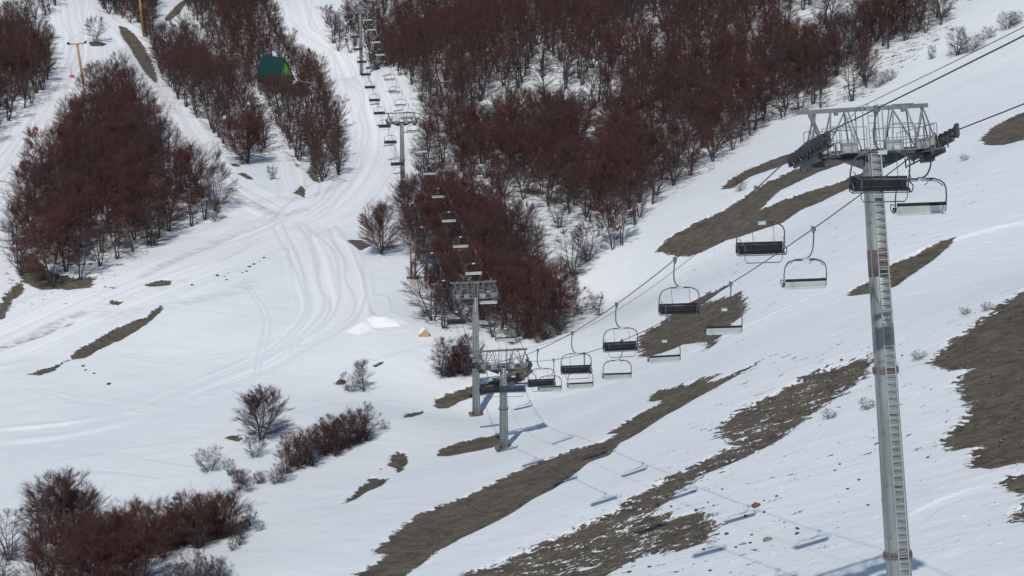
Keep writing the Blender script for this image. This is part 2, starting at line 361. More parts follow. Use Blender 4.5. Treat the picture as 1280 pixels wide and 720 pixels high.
def build_terrain():
    az=np.concatenate([np.radians(np.linspace(-180,-20,60,endpoint=False)),np.radians(np.linspace(-20,-15.8,50,endpoint=False)),np.radians(np.linspace(-15.8,15.8,980)),np.radians(np.linspace(15.9,20,50,endpoint=False)),np.radians(np.linspace(20,180,60))])
    rr=np.concatenate([np.linspace(3,70,40,endpoint=False),np.geomspace(70,760,1150,endpoint=False),np.geomspace(760,4000,50)])
    A_,R_=np.meshgrid(az,rr); X=(R_*np.sin(A_)).ravel();Y=(R_*np.cos(A_)).ravel()
    Z=ground(X,Y); Pq=np.stack([X,Y],1)
    far=R_.ravel()
    bare,rag=bare_at(Pq)
    groom=np.zeros(len(X));gv=np.zeros(len(X));dirt=np.zeros(len(X));berm=np.zeros(len(X));inner=np.zeros(len(X))
    for p,w in GW:
        lo=p.min(0)-3*w;hi=p.max(0)+3*w;k=np.nonzero((Pq>lo).all(1)&(Pq<hi).all(1))[0]
        if not len(k): continue
        d,s=line_d(Pq[k],p); g=np.clip((w*1.25-d)/(w*.5),0,1); g=g*(np.clip(np.minimum(np.hypot(*(Pq[k]-p[0]).T),np.hypot(*(Pq[k]-p[-1]).T))/(w*5),0,1) if w<4 else 1); u=g>groom[k]; gv[k]=np.where(u,s,gv[k]); groom[k]=np.maximum(groom[k],g); berm[k]=np.maximum(berm[k],np.exp(-((d/w-1.3)/.16)**2)*min(1,w/5)); inner[k]=np.maximum(inner[k],d<w*1.12)
    for p,w,a in DW:
        lo=p.min(0)-4*w;hi=p.max(0)+4*w;k=np.nonzero((Pq>lo).all(1)&(Pq<hi).all(1))[0]
        if not len(k): continue
        d,s=line_d(Pq[k],p); dirt[k]=np.maximum(dirt[k],a*np.clip(1.6-d/w,0,1))
    rel=relief(X,Y)
    track=np.zeros(len(X))
    for p,w in TRACKS:
        lo=p.min(0)-2;hi=p.max(0)+2;k=np.nonzero((Pq>lo).all(1)&(Pq<hi).all(1))[0]
        if not len(k): continue
        d,s=line_d(Pq[k],p); track[k]=np.maximum(track[k],np.clip(1.5-d/w,0,1))
    u,w=streak(X,Y)
    Z+=np.clip(bare*2,0,1)*(.45*fbm(u/3.5,w/1.2,3)+.25*fbm(X/.9,Y/.9,2))
    rough=np.clip((X*1.+ (215-Y)*.12+4)/14,.0,1); rough=np.maximum(rough,.45*np.clip((X+20)/30,0,1))
    Z=Z+rel*(1-.75*groom)*np.clip((1400-far)/400,0,1)
    Z-=.18*np.clip((bare+.25)/.5,0,1)                        # snow cover is thicker than bare ground
    Z+=groom*(.16*fbm(gv*.9+50,u*.05,3))-track*.05                      # ridges left by the groomer run along the stroke
    berm*=(inner<.5)*np.clip(.35+1.6*fbm(X/9,Y/9,3),0,1.4); Z+=berm*.42
    Z+=np.clip((X-12)/30,0,1)*np.clip((260-Y)/60,0,1)*.12*fbm(u/2.2,w/.8,2)*(bare<0)
    nr,nc=len(rr),len(az)
    i=np.arange(nr-1)[:,None]*nc+np.arange(nc-1)[None]; i=i.ravel()
    T=np.stack([i,i+nc,i+nc+1,i+1],1)[:, ::-1]
    m,t,b=nt('snow_and_scree')
    pos=N(t,'ShaderNodeNewGeometry').outputs['Position']
    mp=N(t,'ShaderNodeMapping'); mp.vector_type='TEXTURE'; mp.inputs['Rotation'].default_value=(0,0,math.atan2(DS[1],DS[0])); mp.inputs['Scale'].default_value=(3.0,1,1.6); t.links.new(pos,mp.inputs[0])
    at=lambda n: N(t,'ShaderNodeAttribute',attribute_name=n).outputs['Fac']
    s1=noise(t,mp.outputs[0],.95,5,.62); s2=noise(t,pos,1.6,4,.6)
    s3=noise(t,pos,2.3,5,.65)
    s1=mth(t,'ADD',mth(t,'MULTIPLY',s1,.55),mth(t,'MULTIPLY',s3,.45))
    e=mth(t,'MULTIPLY',mth(t,'MULTIPLY',mth(t,'SUBTRACT',s1,.5),7.0),at('rag'))
    e=mth(t,'ADD',e,mth(t,'MULTIPLY',mth(t,'SUBTRACT',s2,.5),.9)); e=mth(t,'ADD',e,at('bare'))
    mask=mapr(t,e,-.05,.07)
    # snow
    big=noise(t,pos,.06,4); fine=noise(t,mp.outputs[0],2.2,5,.6)
    sn=mix(t,mapr(t,big,.35,.65),(.755,.800,.805),(.800,.838,.842)); sn=mix(t,mapr(t,fine,.35,.7,0,.5),sn,(.76,.80,.82))
    mg=N(t,'ShaderNodeCombineXYZ'); gvn=at('gv'); t.links.new(gvn,mg.inputs[0]); ln=noise(t,mg.outputs[0],.8,4,.6)
    gcol=mix(t,mapr(t,ln,.4,.62),(.775,.80,.81),(.93,.94,.94))
    sn=mix(t,at('groom'),sn,gcol)
    sunlit_specks=mth(t,'MULTIPLY',mapr(t,noise(t,mp.outputs[0],1.5,4,.55),.635,.67),at('rough')); sn=mix(t,sunlit_specks,sn,(.93,.935,.94))  # lumps catching the sun, painted as paler snow on the rough slope
    sn=mix(t,mth(t,'MULTIPLY',at('track'),.75),sn,(.70,.735,.76))
    dn=noise(t,mp.outputs[0],1.1,4); sn=mix(t,mth(t,'MULTIPLY',at('dirt'),mapr(t,dn,.35,.6)),sn,(.30,.25,.20))
    # bare scree
    g1=noise(t,pos,.35,5,.6); g2=noise(t,pos,7.5,8,.75); g3=noise(t,mp.outputs[0],.5,4)
    br=mix(t,mapr(t,g1,.40,.60),(.094,.080,.062),(.178,.150,.110)); br=mix(t,mapr(t,g3,.4,.65,0,.6),br,(.130,.112,.074))
    br=mix(t,mapr(t,g2,.50,.70),br,(.060,.050,.040)); br=mix(t,mapr(t,g2,.44,.30),br,(.25,.215,.17))
    g4=noise(t,pos,1.1,6,.7); br=mix(t,mapr(t,g4,.46,.62,0,.8),br,(.185,.15,.10)); g5=noise(t,mp.outputs[0],1.6,6,.7); br=mix(t,mapr(t,g5,.49,.60,0,.75),br,(.060,.054,.040))
    g6=noise(t,pos,16.,3,.6); br=mix(t,mapr(t,g6,.60,.70,0,.8),br,(.28,.25,.20))
    t.links.new(mix(t,mask,sn,br),b.inputs['Base Color'])
    b.inputs['Roughness'].default_value=.75; b.inputs['Specular IOR Level'].default_value=.25
    hs=mth(t,'MULTIPLY',mth(t,'ADD',mth(t,'ADD',mth(t,'MULTIPLY',fine,.07),mth(t,'MULTIPLY',sunlit_specks,.06)),mth(t,'MULTIPLY',noise(t,pos,.8,5),.12)),mth(t,'ADD',mth(t,'MULTIPLY',at('rough'),.8),.2))
    hg=mth(t,'ADD',mth(t,'MULTIPLY',ln,.10),mth(t,'MULTIPLY',noise(t,pos,2.5,3),.05))
    hm=N(t,'ShaderNodeMix'); hm.data_type='FLOAT'; t.links.new(at('groom'),hm.inputs[0]); t.links.new(hs,hm.inputs[2]); t.links.new(hg,hm.inputs[3])
    hb=mth(t,'MULTIPLY',noise(t,pos,4.,7,.75),.34)
    hm2=N(t,'ShaderNodeMix'); hm2.data_type='FLOAT'; t.links.new(mask,hm2.inputs[0]); t.links.new(hm.outputs[0],hm2.inputs[2]); t.links.new(mth(t,'SUBTRACT',hb,.1),hm2.inputs[3])
    bp=N(t,'ShaderNodeBump'); bp.inputs['Distance'].default_value=1.; bp.inputs['Strength'].default_value=.75; t.links.new(hm2.outputs[0],bp.inputs['Height']); t.links.new(bp.outputs[0],b.inputs['Normal'])
    o=mesh_np('snowy_terrain',np.stack([X,Y,Z],1),T,m,smooth=True); tag(o,kind='structure')
    for nme,arr in (('bare',bare),('rag',rag),('groom',groom),('gv',gv),('dirt',dirt),('rough',rough),('track',track)):
        a=o.data.attributes.new(nme,'FLOAT','POINT'); a.data.foreach_set('value',arr.astype(np.float32))
    return o
build_terrain()
def gz(x,y): 
    x=np.atleast_1d(np.asarray(x,float)); y=np.atleast_1d(np.asarray(y,float)); return ground(x,y)+relief(x,y)
def at(px,py):
    """ground point that the photograph shows at a pixel"""
    h=hit(px,py); 
    if h is None: h=unproj(px,py,600)
    return Vector((h[0],h[1],float(gz(h[0],h[1])[0])))

# ------------------------------------------------------------------ trees
def cones(P0,P1,r0,r1,n=3,tip=True):
    """n-sided tapered segments; tip=True ends in a point"""
    P0=np.asarray(P0,float);P1=np.asarray(P1,float);k=len(P0);r0=np.broadcast_to(r0,k);r1=np.broadcast_to(r1,k)
    t=P1-P0;t=t/(np.linalg.norm(t,axis=1,keepdims=True)+1e-9)
    a=np.where(np.abs(t[:,2:3])<.9,np.array([[0,0,1.]]),np.array([[1.,0,0]])); u=np.cross(t,a);u/=np.linalg.norm(u,axis=1,keepdims=True); w=np.cross(t,u)
    V=[];ang=[2*math.pi*j/n for j in range(n)]
    for c in ang: V.append(P0+r0[:,None]*(math.cos(c)*u+math.sin(c)*w))
    if tip: V.append(P1); st=n+1; VV=np.stack(V,1).reshape(-1,3); b=np.arange(k)[:,None]*st
    else:
        for c in ang: V.append(P1+r1[:,None]*(math.cos(c)*u+math.sin(c)*w))
        st=2*n; VV=np.stack(V,1).reshape(-1,3); b=np.arange(k)[:,None]*st
    F=[]
    for j in range(n):
        j2=(j+1)%n
        if tip: F.append(np.concatenate([b+j,b+j2,b+n],1))
        else: F.append(np.concatenate([b+j,b+j2,b+n+j2],1)); F.append(np.concatenate([b+j,b+n+j2,b+n+j],1))
    return VV,np.concatenate(F)
def merge(parts):
    V=[];F=[];o=0
    for v,f in parts: V.append(v);F.append(f+o);o+=len(v)
    return np.concatenate(V),np.concatenate(F)
def grow(rs,H=9.,stems=4,lean=.28,start=.35,nb=10,n2=8,n3=8,spread=1.,thick=1.,blen=.30,bow=.5,wide=.38,crown=.22):
    """bare deciduous tree: leaning stems, limbs, branchlets and fine twigs; returns trunk and crown (vertices, triangles)"""
    wood=[];tw=[]
    C0=np.array([0,0,H*(1+crown)/2]); E=np.array([H*wide,H*wide,H*(1-crown)/2*1.04])
    def reach(p,d):
        q=(p-C0)/E; e=d/E; A_=e@e;B_=q@e;C_=q@q-1; D_=B_*B_-A_*C_
        return (-B_+math.sqrt(D_))/A_ if D_>0 else H*.07
    segs0=[];segs1=[];ra=[];rb=[];L1=[]
    for s in range(stems):
        a=2*math.pi*(s+rs.rand()*.7)/stems; ln=lean*(.5+rs.rand()*.9)*(1 if stems>1 else .3)
        d=np.array([math.cos(a)*ln,math.sin(a)*ln,1.]);d/=np.linalg.norm(d)
        h=H*(.72+.2*rs.rand()); k=6; p=np.array([math.cos(a)*.12,math.sin(a)*.12,-.3]); r=.020*H*thick*(.75+.4*rs.rand())/max(1,stems)**.35
        pts=[p.copy()]
        for i in range(k):
            d=d+rs.randn(3)*.10+np.array([0,0,.06]); d/=np.linalg.norm(d); p=p+d*h/k; pts.append(p.copy())
        for i in range(k):
            segs0.append(pts[i]);segs1.append(pts[i+1]);ra.append(r*(1-i/k*.8));rb.append(r*(1-(i+1)/k*.8))
        for q in range(nb):
            f=start+(1-start)*((q+rs.rand())/nb); x=f*k;i=min(int(x),k-1);base=pts[i]+(pts[i+1]-pts[i])*(x-i)
            aa=rs.rand()*6.283; rad=base[:2]/(np.linalg.norm(base[:2])+.3); el=-.05+.75*rs.rand()+.75*(f-start)
            dd=np.array([math.cos(aa),math.sin(aa),0])*spread+np.array([rad[0],rad[1],0])*.6*spread; dd/=np.linalg.norm(dd)+1e-6
            dd=dd*math.cos(el)+np.array([0,0,math.sin(el)])
            L=reach(base,dd)*(.72+.33*rs.rand()); L1.append((base,dd,min(max(L,H*.07),H*.46),r*(1-f*.7)*.42))
        L1.append((pts[-1],d,max(H*.08,min(reach(pts[-1],d),H*.2)),r*.2))
    v,f=cones(segs0,segs1,np.array(ra),np.array(rb),5,False); wood.append((v,f))
    a0=[];a1=[];r0=[];r1=[];L2=[]
    for base,d,L,r in L1:
        k=3;pts=[base];dd=d.copy()
        for i in range(k):
            dd=dd+rs.randn(3)*.14+np.array([0,0,.10*bow]);dd/=np.linalg.norm(dd);pts.append(pts[-1]+dd*L/k)
        for i in range(k): a0.append(pts[i]);a1.append(pts[i+1]);r0.append(r*(1-i/k*.75));r1.append(r*(1-(i+1)/k*.75))
        for q in range(n2):
            f=.2+.8*((q+rs.rand())/n2);x=f*k;i=min(int(x),k-1);b2=pts[i]+(pts[i+1]-pts[i])*(x-i)
            dv=(pts[i+1]-pts[i]);dv/=np.linalg.norm(dv);e=rs.randn(3);e-=dv*e.dot(dv);e/=np.linalg.norm(e)+1e-6;e[2]=e[2]*.45+.15
            g=dv*.95+e*.62;g/=np.linalg.norm(g);L2.append((b2,g,L*.42*(1.15-.5*f)*(.7+.6*rs.rand()),r*.33))
    v,f=cones(a0,a1,np.array(r0),np.array(r1),3,False); wood.append((v,f))
    B=np.array([l[0] for l in L2]);D=np.array([l[1] for l in L2]);LL=np.array([l[2] for l in L2]);RR=np.maximum(np.array([l[3] for l in L2]),.0016*H*thick)
    tw.append(cones(B,B+D*LL[:,None],RR,0,3,True))
    m=len(B);P0=[];P1=[];TR=[]
    for q in range(n3):
        f=(.15+.85*(q+rs.rand(m))/n3)[:,None];p=B+D*LL[:,None]*f;e=rs.randn(m,3);e-=D*(e*D).sum(1,keepdims=True);e/=np.linalg.norm(e,axis=1,keepdims=True)
        e[:,2]=e[:,2]*.5+.22
        g=D*.8+e*.75;g/=np.linalg.norm(g,axis=1,keepdims=True);P0.append(p);P1.append(p+g*(H*.062*(.6+.8*rs.rand(m)))[:,None]);TR.append(np.full(m,.00110*H*thick))
    tw.append(cones(np.concatenate(P0),np.concatenate(P1),np.concatenate(TR),0,3,True))
    return merge(wood),merge(tw)
KINDS={
 'beech':dict(H=9.,stems=3,lean=.20,start=.14,nb=17,n2=9,n3=12,wide=.44,crown=.06),
 'beech_dense':dict(H=9.,stems=4,lean=.22,start=.10,nb=30,n2=9,n3=12,thick=1.25,wide=.50,crown=.02),
 'beech_tall':dict(H=9.,stems=2,lean=.10,start=.26,nb=21,n2=9,n3=11,wide=.34,crown=.18),
 'beech_wide':dict(H=9.,stems=4,lean=.34,start=.10,nb=14,n2=9,n3=12,wide=.50,crown=.02),
 'shrub':dict(H=4.,stems=10,lean=.62,start=.06,nb=9,n2=7,n3=9,wide=.54,crown=-.1,thick=1.),
 'sapling':dict(H=5.,stems=5,lean=.16,start=.10,nb=13,n2=7,n3=9,wide=.30,crown=.02,thick=1.),
}
NVAR={'beech':6,'beech_dense':3,'beech_tall':4,'beech_wide':4,'shrub':3,'sapling':4}
MESH={}
for kd,pr in KINDS.items():
    MESH[kd]=[]
    for i in range(NVAR[kd]):
        rs=np.random.RandomState(abs(hash(kd))%1 + 100*list(KINDS).index(kd)+i)
        (wv,wf),(tv,tf)=grow(rs,**pr)
        a=mesh_np('trunk',wv,wf,M['trunk']); c=mesh_np('crown',tv,tf,M['twig'])
        MESH[kd].append((a.data,c.data)); bpy.data.objects.remove(a); bpy.data.objects.remove(c)
COLV={}
def colored(me,mat):
    k=(me.name,mat.name)
    if k not in COLV:
        c=me.copy(); c.materials.clear(); c.materials.append(mat); COLV[k]=c
    return COLV[k]
def tree(kd,p,h,label,cat='tree',group=None,tone='twig',name=None,sx=1.):
    nm=name or ('shrub' if kd=='shrub' else 'young_beech' if kd=='sapling' else 'beech_tree')
    wm,tm=random.choice(MESH[kd]); s=h/KINDS[kd]['H']
    e=empty(nm,p); e.rotation_euler=(random.uniform(-.05,.05),random.uniform(-.05,.05),random.uniform(0,6.28)); e.scale=(s*sx,s*sx,s)
    tag(e,label,cat,group)
    o=bpy.data.objects.new('trunk',wm); COL.objects.link(o); o.parent=e
    c=bpy.data.objects.new('crown',tm if tone=='twig' else colored(tm,M[tone])); COL.objects.link(c); c.parent=e
    return e
def px_tree(kd,px,py,hpx,label,cat='tree',group=None,tone='twig',sx=1.,name=None):
    p=at(px,py); d=proj(np.array([p]))[2][0]; return tree(kd,p,hpx*d/F/.95,label,cat,group,tone,name,sx)

# single trees and shrubs that the photograph shows apart
for a in [
 ('beech_dense',477,319,64,'dark bare tree alone on the piste edge left of the lift line','tree','twig',.85),
 ('beech_dense',326,549,64,'largest lone bare tree on the open snow at lower left','tree','twig',1.1),
  ('beech_dense',309,204,60,'rusty round tree at the lower end of the narrow wood beside the winding track','tree','twig_red',1.05),
 ('shrub',318,573,30,'small bush directly below the largest lone bare tree','shrub','twig_grey',1.),
 ('shrub',263,590,33,'rounded grey bush alone on the snow, left of the small saplings','shrub','twig_grey',1.1),
 ('sapling',287,596,22,'thin sapling just right of the rounded grey bush','young tree','twig_grey',1.2),
 ('sapling',299,613,26,'reddish sapling at the snow edge below the rounded grey bush','young tree','twig',1.3),
 ('beech',455,489,40,'leaning dark small tree on the snow bank in the middle of the slope','tree','twig_grey',.9),
 ('shrub',438,489,26,'rusty bush beside the leaning dark small tree','shrub','twig_red',1.),
 ('beech',121,53,32,'single dark tree on the bank beside the yellow pylon','tree','twig_grey',1.),
 ('sapling',65,48,18,'small grey tree sticking out at the edge of the upper left wood','young tree','twig_grey',1.),
 ('sapling',191,306,50,'slim grey reddish tree standing in front of the large left wood','young tree','twig_grey',1.3),
 ('beech',269,276,30,'small spreading tree at the right hand tip of the large left wood','tree','twig_grey',1.),
 ('sapling',340,225,18,'small bush where the winding track meets the piste','shrub','twig',1.2),
 ('sapling',715,345,62,'tall thin grey sapling in the snow gap between the two woods, front of three','young tree','twig_grey',1.2),
 ('sapling',734,326,52,'thin grey sapling with forked crown behind the tall thin front one','young tree','twig_grey',1.2),
 ('sapling',699,285,40,'thin grey sapling at the snow bank under the main wood','young tree','twig_grey',1.2),
 ('beech_tall',766,312,66,'reddish tree at the lower tip of the main wood, left of two','tree','twig_red',1.),
 ('beech_tall',777,306,60,'reddish tree at the lower tip of the main wood, right of two','tree','twig',1.),
 ('shrub',722,393,36,'dense dark bush at the right hand edge of the wood behind the lift','shrub','twig',1.3),
 ('sapling',748,394,26,'small reddish sapling farthest right below the wood behind the lift','young tree','twig_red',1.2),
 ('shrub',1097,108,19,'round reddish bush on the snow at the edge above the large pylon','shrub','twig_red',1.2),
 ('shrub',1113,100,15,'smaller bush beside the round reddish bush above the large pylon','shrub','twig_grey',1.),
 ('sapling',1197,68,34,'dark forked bush on the upper right ridge, tallest of its cluster','shrub','twig',1.4),
 ('shrub',1212,64,24,'rusty spreading bush right against the tallest ridge bush','shrub','twig_red',1.4),
 ('shrub',1235,47,16,'pale small bush between two ridge clusters','shrub','twig_grey',1.2),
 ('shrub',1259,34,22,'dark bush near the top right corner, left of a pair','shrub','twig',1.2),
 ('shrub',1268,29,18,'dark bush near the top right corner, right of a pair','shrub','twig',1.2),
 ('sapling',1165,73,16,'faint thin bush left of the ridge cluster','shrub','twig_grey',1.2),
 ('shrub',925,239,17,'reddish bush on the narrow bare strip below the main wood','shrub','twig_red',.9),
 ('shrub',1083,512,15,'orange brown tuft touching the left side of the large pylon','shrub','twig_red',1.3),
 ('shrub',1036,523,12,'orange brown tuft left of the large pylon among scraps of scree','shrub','twig_red',1.6),
 ('shrub',1148,450,12,'brown round bush at the tip of the large right scree patch','shrub','twig_red',1.6),
 ('shrub',1206,393,9,'rusty tuft on the snow above the large right scree patch','shrub','twig_red',1.6),
 ('shrub',1234,387,10,'rusty tuft at the upper edge of the large right scree patch','shrub','twig_red',1.6),
 ('shrub',1205,200,8,'small brown tuft on the snow right of the pylon head','shrub','twig_red',1.4),
 ('shrub',324,664,13,'little pale bush alone on the snow at lower left','shrub','twig_grey',1.2),
 ('shrub',352,603,26,'reddish bush at the lower end of the slanting thicket','shrub','twig_red',1.1),
 ('shrub',480,536,13,'small faint bush on the snow left of the small bare spot','shrub','twig_grey',1.2),
 ('sapling',12,699,64,'bare pale tree at the lower left edge, taller of the edge pair','tree','twig_grey',1.2),
 ('sapling',43,683,56,'thin bare tree between the left edge pair and the big thicket','tree','twig_grey',1.),
 ('sapling',4,724,40,'small bare tree cut by the left edge below the taller one','tree','twig_grey',1.2),
 ]:
    kd,px,py,hp,lab,cat,tone,sx=a
    px_tree(kd,px,py,hp,lab,cat,None,tone,sx)
# thickets
def row(pts,n,hp,kd,label,group,tones,jx=4,jy=4,cat='shrub',sx=1.,name=None):
    pl=np.array(pts,float); seg=np.r_[0,np.cumsum(np.hypot(*np.diff(pl,axis=0).T))]
    for i in range(n):
        s=seg[-1]*(i+.5)/n; x=np.interp(s,seg,pl[:,0])+random.uniform(-jx,jx); y=np.interp(s,seg,pl[:,1])+random.uniform(-jy,jy)
        px_tree(kd,x,y,hp*random.uniform(.78,1.15),label,cat,group,random.choice(tones),sx,name)
row([(357,590),(400,575),(462,548)],20,40,'sapling','upright reddish shrub in the slanting thicket on the snow at lower left','thicket shrubs on the lower left slope',['twig','twig','twig_red','twig_grey'],3,6,sx=1.3,name='shrub')
row([(290,612),(320,612),(345,606)],6,18,'shrub','low reddish bush trailing from the slanting thicket','low bushes trailing from the thicket',['twig_red','twig_grey'],5,7)
row([(50,680),(85,683),(122,678)],9,82,'beech_tall','tall grey red tree at the back of the bottom left thicket','tall trees at the back of the bottom left thicket',['twig','twig','twig_grey'],3,5,'tree',1.1)
row([(125,702),(180,694),(240,682),(292,668)],26,56,'sapling','upright dark shrub in the long hedge of the bottom left thicket','hedge shrubs of the bottom left thicket',['twig','twig_red','twig'],4,7,sx=1.45,name='shrub')
row([(55,742),(110,745),(178,728)],14,88,'beech_wide','broad dense reddish tree at the front of the bottom left thicket','broad front trees of the bottom left thicket',['twig','twig_red'],4,7,'tree',1.)
row([(205,738),(240,732),(285,722)],8,36,'shrub','low grey bush at the very bottom below the hedge','low bushes below the hedge',['twig_grey','twig_grey','twig'],4,4)
row([(290,690),(305,680),(300,670),(318,655)],5,22,'sapling','faint thin sapling at the right end of the hedge','thin saplings at the right end of the hedge',['twig_grey'],4,4,'young tree',1.2,name='young_beech')
row([(552,467),(572,468),(592,464)],8,44,'sapling','small reddish tree in the clump left of the rear twin pylon','small trees left of the rear twin pylon',['twig','twig_red'],3,3,'young tree',1.3)
row([(640,430),(680,425),(708,418)],9,34,'sapling','thin pale sapling below the wood behind the twin pylons','thin saplings below the wood behind the pylons',['twig_grey','twig_red'],5,5,'young tree',1.2)

# woods
WOODS=[
('A',[(48,215),(100,150),(150,108),(190,155),(215,205),(262,258),(280,268),(238,285),(200,296),(150,326),(118,350),(60,357),(24,347),(14,300)],4.2,(9.,12.5),.15,'large left wood'),
('B',[(192,62),(235,50),(270,84),(300,118),(322,152),(334,190),(300,196),(258,160),(222,125),(202,95)],3.7,(7.5,10.5),.02,'narrow wood between the two tracks'),
('C',[(232,12),(245,-55),(322,-55),(330,5),(345,45),(385,90),(425,170),(424,222),(400,228),(378,208),(358,176),(332,132),(300,98),(272,72)],3.5,(7.5,10.5),.02,'wood around the green roof'),
('D',[(-70,60),(30,28),(65,70),(62,105),(40,130),(0,175),(-70,220)],4.0,(8.5,12.),.02,'upper left corner wood'),
('D2',[(15,-30),(66,-20),(72,14),(48,26),(25,16)],4.8,(7.,9),.2,'sparse top left copse'),
('D3',[(105,-35),(220,-60),(196,5),(190,52),(172,36),(132,16),(108,-5)],3.5,(8.,11.),.0,'wood behind the tall yellow pylon'),
('E',[(503,262),(560,258),(615,270),(668,318),(700,385),(700,408),(680,418),(630,424),(580,418),(542,410),(538,385),(530,352),(520,322)],3.4,(8.,11.),.0,'wood right behind the pylons'),
('F0',[(404,30),(412,58),(440,74),(462,80),(495,92),(528,120),(540,60),(490,15),(440,20)],3.6,(7.,9.5),.02,'copse around the farthest pylon'),
('F',[(466,78),(500,92),(524,112),(532,190),(522,228),(560,236),(640,248),(690,262),(760,292),(792,290),(812,262),(838,236),(905,196),(960,152),(1000,146),(1068,126),(1085,110),(1092,72),(1180,32),(1215,0),(1225,-70),(430,-70),(455,5),(500,40)],3.6,(8.,11.),.375,'main wood on the far slope'),
]
HUTS=[(342,118,32,42)]
cand=[]
rsf=np.random.RandomState(11)
for key,poly,sp,hr,gap,txt in WOODS:
    W2=ground_pts(poly); lo=W2.min(0);hi=W2.max(0); n=int((hi-lo).prod()/(sp*sp)*14); q=lo+rsf.rand(n,2)*(hi-lo)
    q=q[poly_sd(q,W2)>0]
    nn=vn(q[:,0]/17+31,q[:,1]/30+7)*.6+vn(q[:,0]/7,q[:,1]/12)*.4
    q=q[nn>gap]
    kept=[];grid={}
    for a in q:
        c=(int(a[0]//sp),int(a[1]//sp)); ok=True
        for i in (-1,0,1):
            for j in (-1,0,1):
                for b in grid.get((c[0]+i,c[1]+j),()):
                    if (a[0]-b[0])**2+(a[1]-b[1])**2<sp*sp: ok=False
        if ok: grid.setdefault(c,[]).append(a); kept.append(a)
    kept=np.array(kept)
    z=gz(kept[:,0],kept[:,1]); P3=np.c_[kept,z]; x,y,d=proj(P3); sd=poly_sd(kept,W2)
    for k in range(len(kept)):
        if x[k]<-70 or x[k]>1350 or y[k]<-75: continue
        if (316<x[k]<372 and 92<y[k]<116 or 366<x[k]<392 and 106<y[k]<125) and key=='C': continue
        if abs(x[k]-452)<10 and 60<y[k]<130: continue
        h=rsf.uniform(*hr); 
        if sd[k]<5: h*=rsf.uniform(.6,.95)
        if 310<x[k]<385 and 115<y[k]<150 and key=='C': h=min(h,(y[k]-91)/F*d[k])
        vis=-40<x[k]<1320 and y[k]>8
        cand.append((h/d[k]*F if vis else 0,key,P3[k],h,sd[k],x[k],y[k]))
cand.sort(key=lambda c:-c[0])
MAXT=300-34
EDGE={}
for i,(sz,key,p,h,sd,x,y) in enumerate(cand[:MAXT]):
    txt=[w[5] for w in WOODS if w[0]==key][0]
    tone=rsf.choice(['twig','twig','twig','twig_red','twig_grey'],p=[.25,.25,.12,.12,.26] if key=='F' else [.28,.28,.14,.20,.10])
    kd=rsf.choice(['beech','beech_tall','beech_wide'],p=[.45,.25,.30])
    col={'twig':'dark brown','twig_red':'rusty red','twig_grey':'greyish'}[tone]
    shp={'beech':'spreading','beech_tall':'slender','beech_wide':'broad'}[kd]
    where='at the edge of the' if sd<5 else 'inside the'
    tree(kd,Vector(p),h,f'{col} {shp} beech {where} {txt}','tree','beeches of the '+txt,tone)
rest=cand[MAXT:]
# the farther trees of the woods: one object
LOD=[]
for i,(st,ln,s0,nb) in enumerate([(3,.20,.16,11),(2,.10,.28,15),(4,.34,.12,9),(2,.18,.18,15)]):
    LOD.append(grow(np.random.RandomState(900+i),H=9.,stems=st,lean=ln,start=s0,nb=nb,n2=6,n3=7,wide=(.43,.33,.50,.38)[i],crown=(.08,.2,.04,.12)[i],thick=1.5))
def far_mesh(name,which,mat,parent=None):
    Vs=[];Fs=[];Rn=[];o=0;rs=np.random.RandomState(5)
    for (sz,key,p,h,sd,x,y) in rest:
        v,f=LOD[rs.randint(4)][which]; a=rs.rand()*6.28;s=h/9.;c,s_=math.cos(a),math.sin(a)
        q=np.stack([v[:,0]*c-v[:,1]*s_,v[:,0]*s_+v[:,1]*c,v[:,2]],1)*s+p
        Vs.append(q);Fs.append(f+o);o+=len(v);Rn.append(np.full(len(v),rs.rand()))
    ob=mesh_np(name,np.concatenate(Vs),np.concatenate(Fs),mat,parent); at_=ob.data.attributes.new('rnd','FLOAT','POINT'); at_.data.foreach_set('value',np.concatenate(Rn).astype(np.float32)); return ob
print('trees',len(cand),'rest',len(rest),'tris',[len(l[0][1])+len(l[1][1]) for l in LOD],[len(a.polygons)+len(c.polygons) for q in MESH.values() for a,c in q])
fo=empty('distant_beech_forest',at(800,60)); tag(fo,'mass of bare dark red beech trees covering the far slope','forest',None,'stuff'); inv=Matrix.Translation(-Vector(fo.location))
for nm,w,mt in (('trunks',0,'trunk_far'),('crowns',1,'twig_far')):
    o=far_mesh(nm,w,M[mt],fo); o.location=-Vector(fo.location)

# ------------------------------------------------------------------ chairlift
LIFT=Vector((-.1295,1,0)).normalized(); SIDE=Vector((LIFT.y,-LIFT.x,0))   # SIDE points to the right of the picture
HG=2.8
def cpt(x,y,d): return Vector(unproj(x,y,d))
HEAD=[cpt(1088,176,80.5),cpt(629,453,203),cpt(594,366,231.5),cpt(502,150,358),cpt(450,14,514)]
UP=HEAD[0]-LIFT*112+Vector((0,0,46)); DOWN=HEAD[4]+LIFT*160+Vector((0,0,-8))
SPAN=[UP]+HEAD+[DOWN]; SAG=[.8,2.6,.15,1.6,2.0,1.5]
def rope_pt(k,t,side):
    a,b=SPAN[k],SPAN[k+1]; p=a.lerp(b,t)+SIDE*side*HG; p.z-=SAG[k]*4*t*(1-t); return p
def rope_curve(side):
    out=[]
    for k in range(len(SPAN)-1):
        n=16
        for i in range(n): out.append(rope_pt(k,i/n,side))
    out.append(rope_pt(len(SPAN)-2,1,side)); return out
